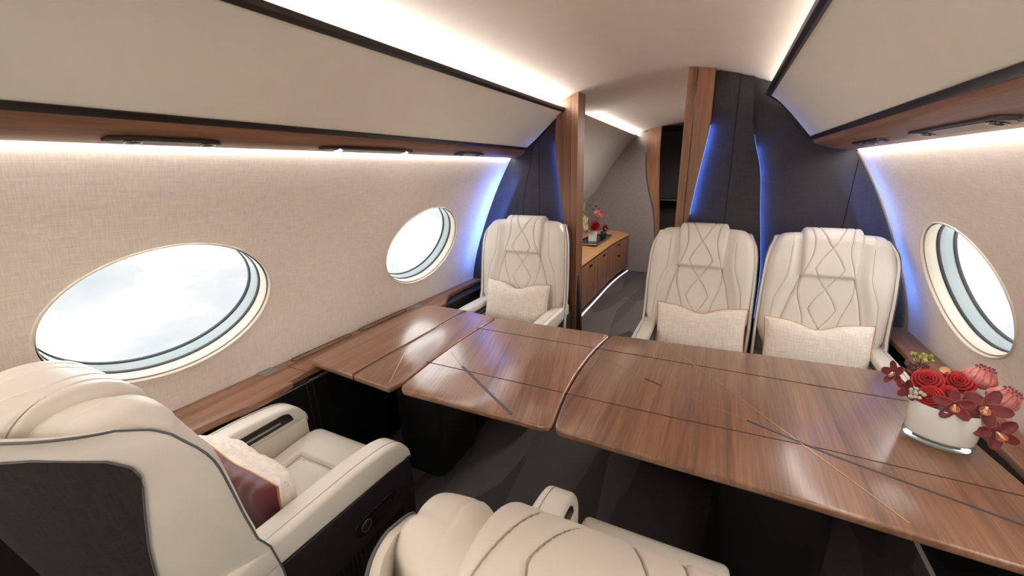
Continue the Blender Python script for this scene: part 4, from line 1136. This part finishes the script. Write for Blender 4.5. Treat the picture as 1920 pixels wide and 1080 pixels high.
# tray, vase and flowers on it
TX, TY, TZ2 = -1.06, 4.95, .6035
TR = tag(empty('serving_tray', (TX, TY, TZ2)), 'black tray with a bright rim on the tan credenza top', 'tray')
Acc().prism(rrect(-.13, .15, -.42, .38, .04), 0, .008).build('tray_base', M['blackgloss'], TR, bevel=.003)
Acc().tube([(p[0], p[1], .012) for p in rrect(-.13, .15, -.42, .38, .04)], .006, 6, True).build('rim', M['chrome'], TR)
V2 = tag(empty('flower_vase', (-1.04, 4.80, TZ2 + .009), .3), 'small square white vase on the black tray beyond the doorway', 'vase')
Acc().add([(-.05, -.05, 0), (.05, -.05, 0), (.05, .05, 0), (-.05, .05, 0), (-.058, -.058, .13), (.058, -.058, .13), (.058, .058, .13), (-.058, .058, .13), (-.05, -.05, .125), (.05, -.05, .125), (.05, .05, .125), (-.05, .05, .125)],
          [(3, 2, 1, 0), (0, 1, 5, 4), (1, 2, 6, 5), (2, 3, 7, 6), (3, 0, 4, 7), (4, 5, 9, 8), (5, 6, 10, 9), (6, 7, 11, 10), (7, 4, 8, 11), (8, 9, 10, 11)]).build('vase_body', M['opal'], V2, False, bevel=.003)
GB = 'flowers in the square vase beyond the doorway'
def burst(name, loc, axis, r, n, mat, label, wd=.4, curl=.7, layers=2):
    root = tag(empty(name, loc), label, 'flower', GB); q = Vector(axis).normalized().to_track_quat('Z', 'Y'); root.rotation_euler = q.to_euler()
    a = Acc()
    for L2 in range(layers):
        for k_ in range(n):
            P = petal_grid(r * (1 - .25 * L2), r * wd, .3, curl + .45 * L2, 6, 4); an = 2 * math.pi * (k_ + .5 * L2) / n; c, s = math.cos(an), math.sin(an)
            a.grid(np.stack([P[..., 0] * c - P[..., 1] * s, P[..., 0] * s + P[..., 1] * c, P[..., 2]], -1))
    a.build('petals', M[mat], root)
    mi = (Matrix.Translation(loc) @ q.to_matrix().to_4x4()).inverted(); base = Vector((-1.04, 4.80, TZ2 + .12))
    Acc().tube([Vector((0, 0, 0)), mi @ base], .004, 5).build('stem', M['stem'], root)
    return root
burst('protea', (-.98, 4.80, .90), (.3, -.4, .8), .115, 16, 'protea', 'pink protea with spiky petals in the square vase', .2, 1.05, 2)
burst('rose', (-.99, 4.74, .80), (.2, -.9, .3), .075, 8, 'rose', 'red bloom above the rim of the small square vase', .7, .6, 3)
burst('rose', (-.90, 4.82, .775), (.8, -.4, .2), .060, 8, 'orchid', 'dark red bloom drooping at the right of the square vase', .6, .4, 2)
burst('lily', (-1.13, 4.76, .85), (-.3, -.8, .5), .085, 7, 'cream', 'cream bloom at the left of the square vase', .5, .5, 2)
burst('lily', (-1.10, 4.73, .795), (-.1, -.9, .2), .055, 7, 'cream', 'lower cream bloom at the left of the square vase', .5, .5, 2)
burst('lily', (-1.16, 4.82, .96), (-.3, -.5, .8), .050, 8, 'bud', 'yellow green bloom at the top left of the square vase', .4, .5, 2)
burst('rose', (-1.12, 4.76, .735), (-.4, -.8, -.1), .045, 6, 'apricot', 'apricot bloom hanging low at the left of the square vase', .6, .5, 2)
SM = tag(empty('berry_sprig', (-1.02, 4.86, .99)), 'dark berries on thin stems at the top of the square vase', 'berries', GB)
a = Acc(); s = Acc()
for p in ((0, 0, .05), (-.05, .02, .01), (.03, .0, .02), (-.08, 0, .06)): a.ball(p, .014, n=8); s.tube([p, (-.02, -.06, -.25)], .002, 5)
a.build('berries', M['plum'], SM); s.build('twigs', M['stem'], SM)
for yy, lab in ((5.12, 'small dark glass on the tray, nearer the square vase'), (5.22, 'small dark glass on the tray, farther from the square vase')):
    gl = tag(empty('tumbler', (-1.0, yy, TZ2 + .009)), lab, 'glass', 'dark glasses on the tray')
    gridmesh('glass_body', [[(r_ * math.cos(t), r_ * math.sin(t), z) for t in np.linspace(0, 2 * math.pi, 19)[:-1]] for r_, z in ((.022, 0), (.026, .004), (.030, .075), (.028, .075), (.024, .01))], M['lens'], gl, cv=True)
# aft lights
strip_light('cove_light', -1, .760, 1.912, .03, -.001, 'cove', YB + 1.0, YE - .02, 'warm light strip along the ceiling edge beyond the doorway')
downlight(.30, 3.6, DOWN * 3, 'small round downlight in the ceiling beyond the doorway, nearer the bulkhead')
downlight(.35, 4.6, DOWN * 3, 'small round downlight in the ceiling beyond the doorway, farther from the bulkhead')
for yy, pw_, lab in ((-1.9, 1.2, 'added unseen fill light on the ceiling at the forward end of the cabin'), (-1.2, 1.1, 'added unseen fill light on the ceiling between the forward end and the seats')):
    downlight(0, yy, DOWN * pw_, lab)  # forward fill lights, out of view, added to brighten walls and bins
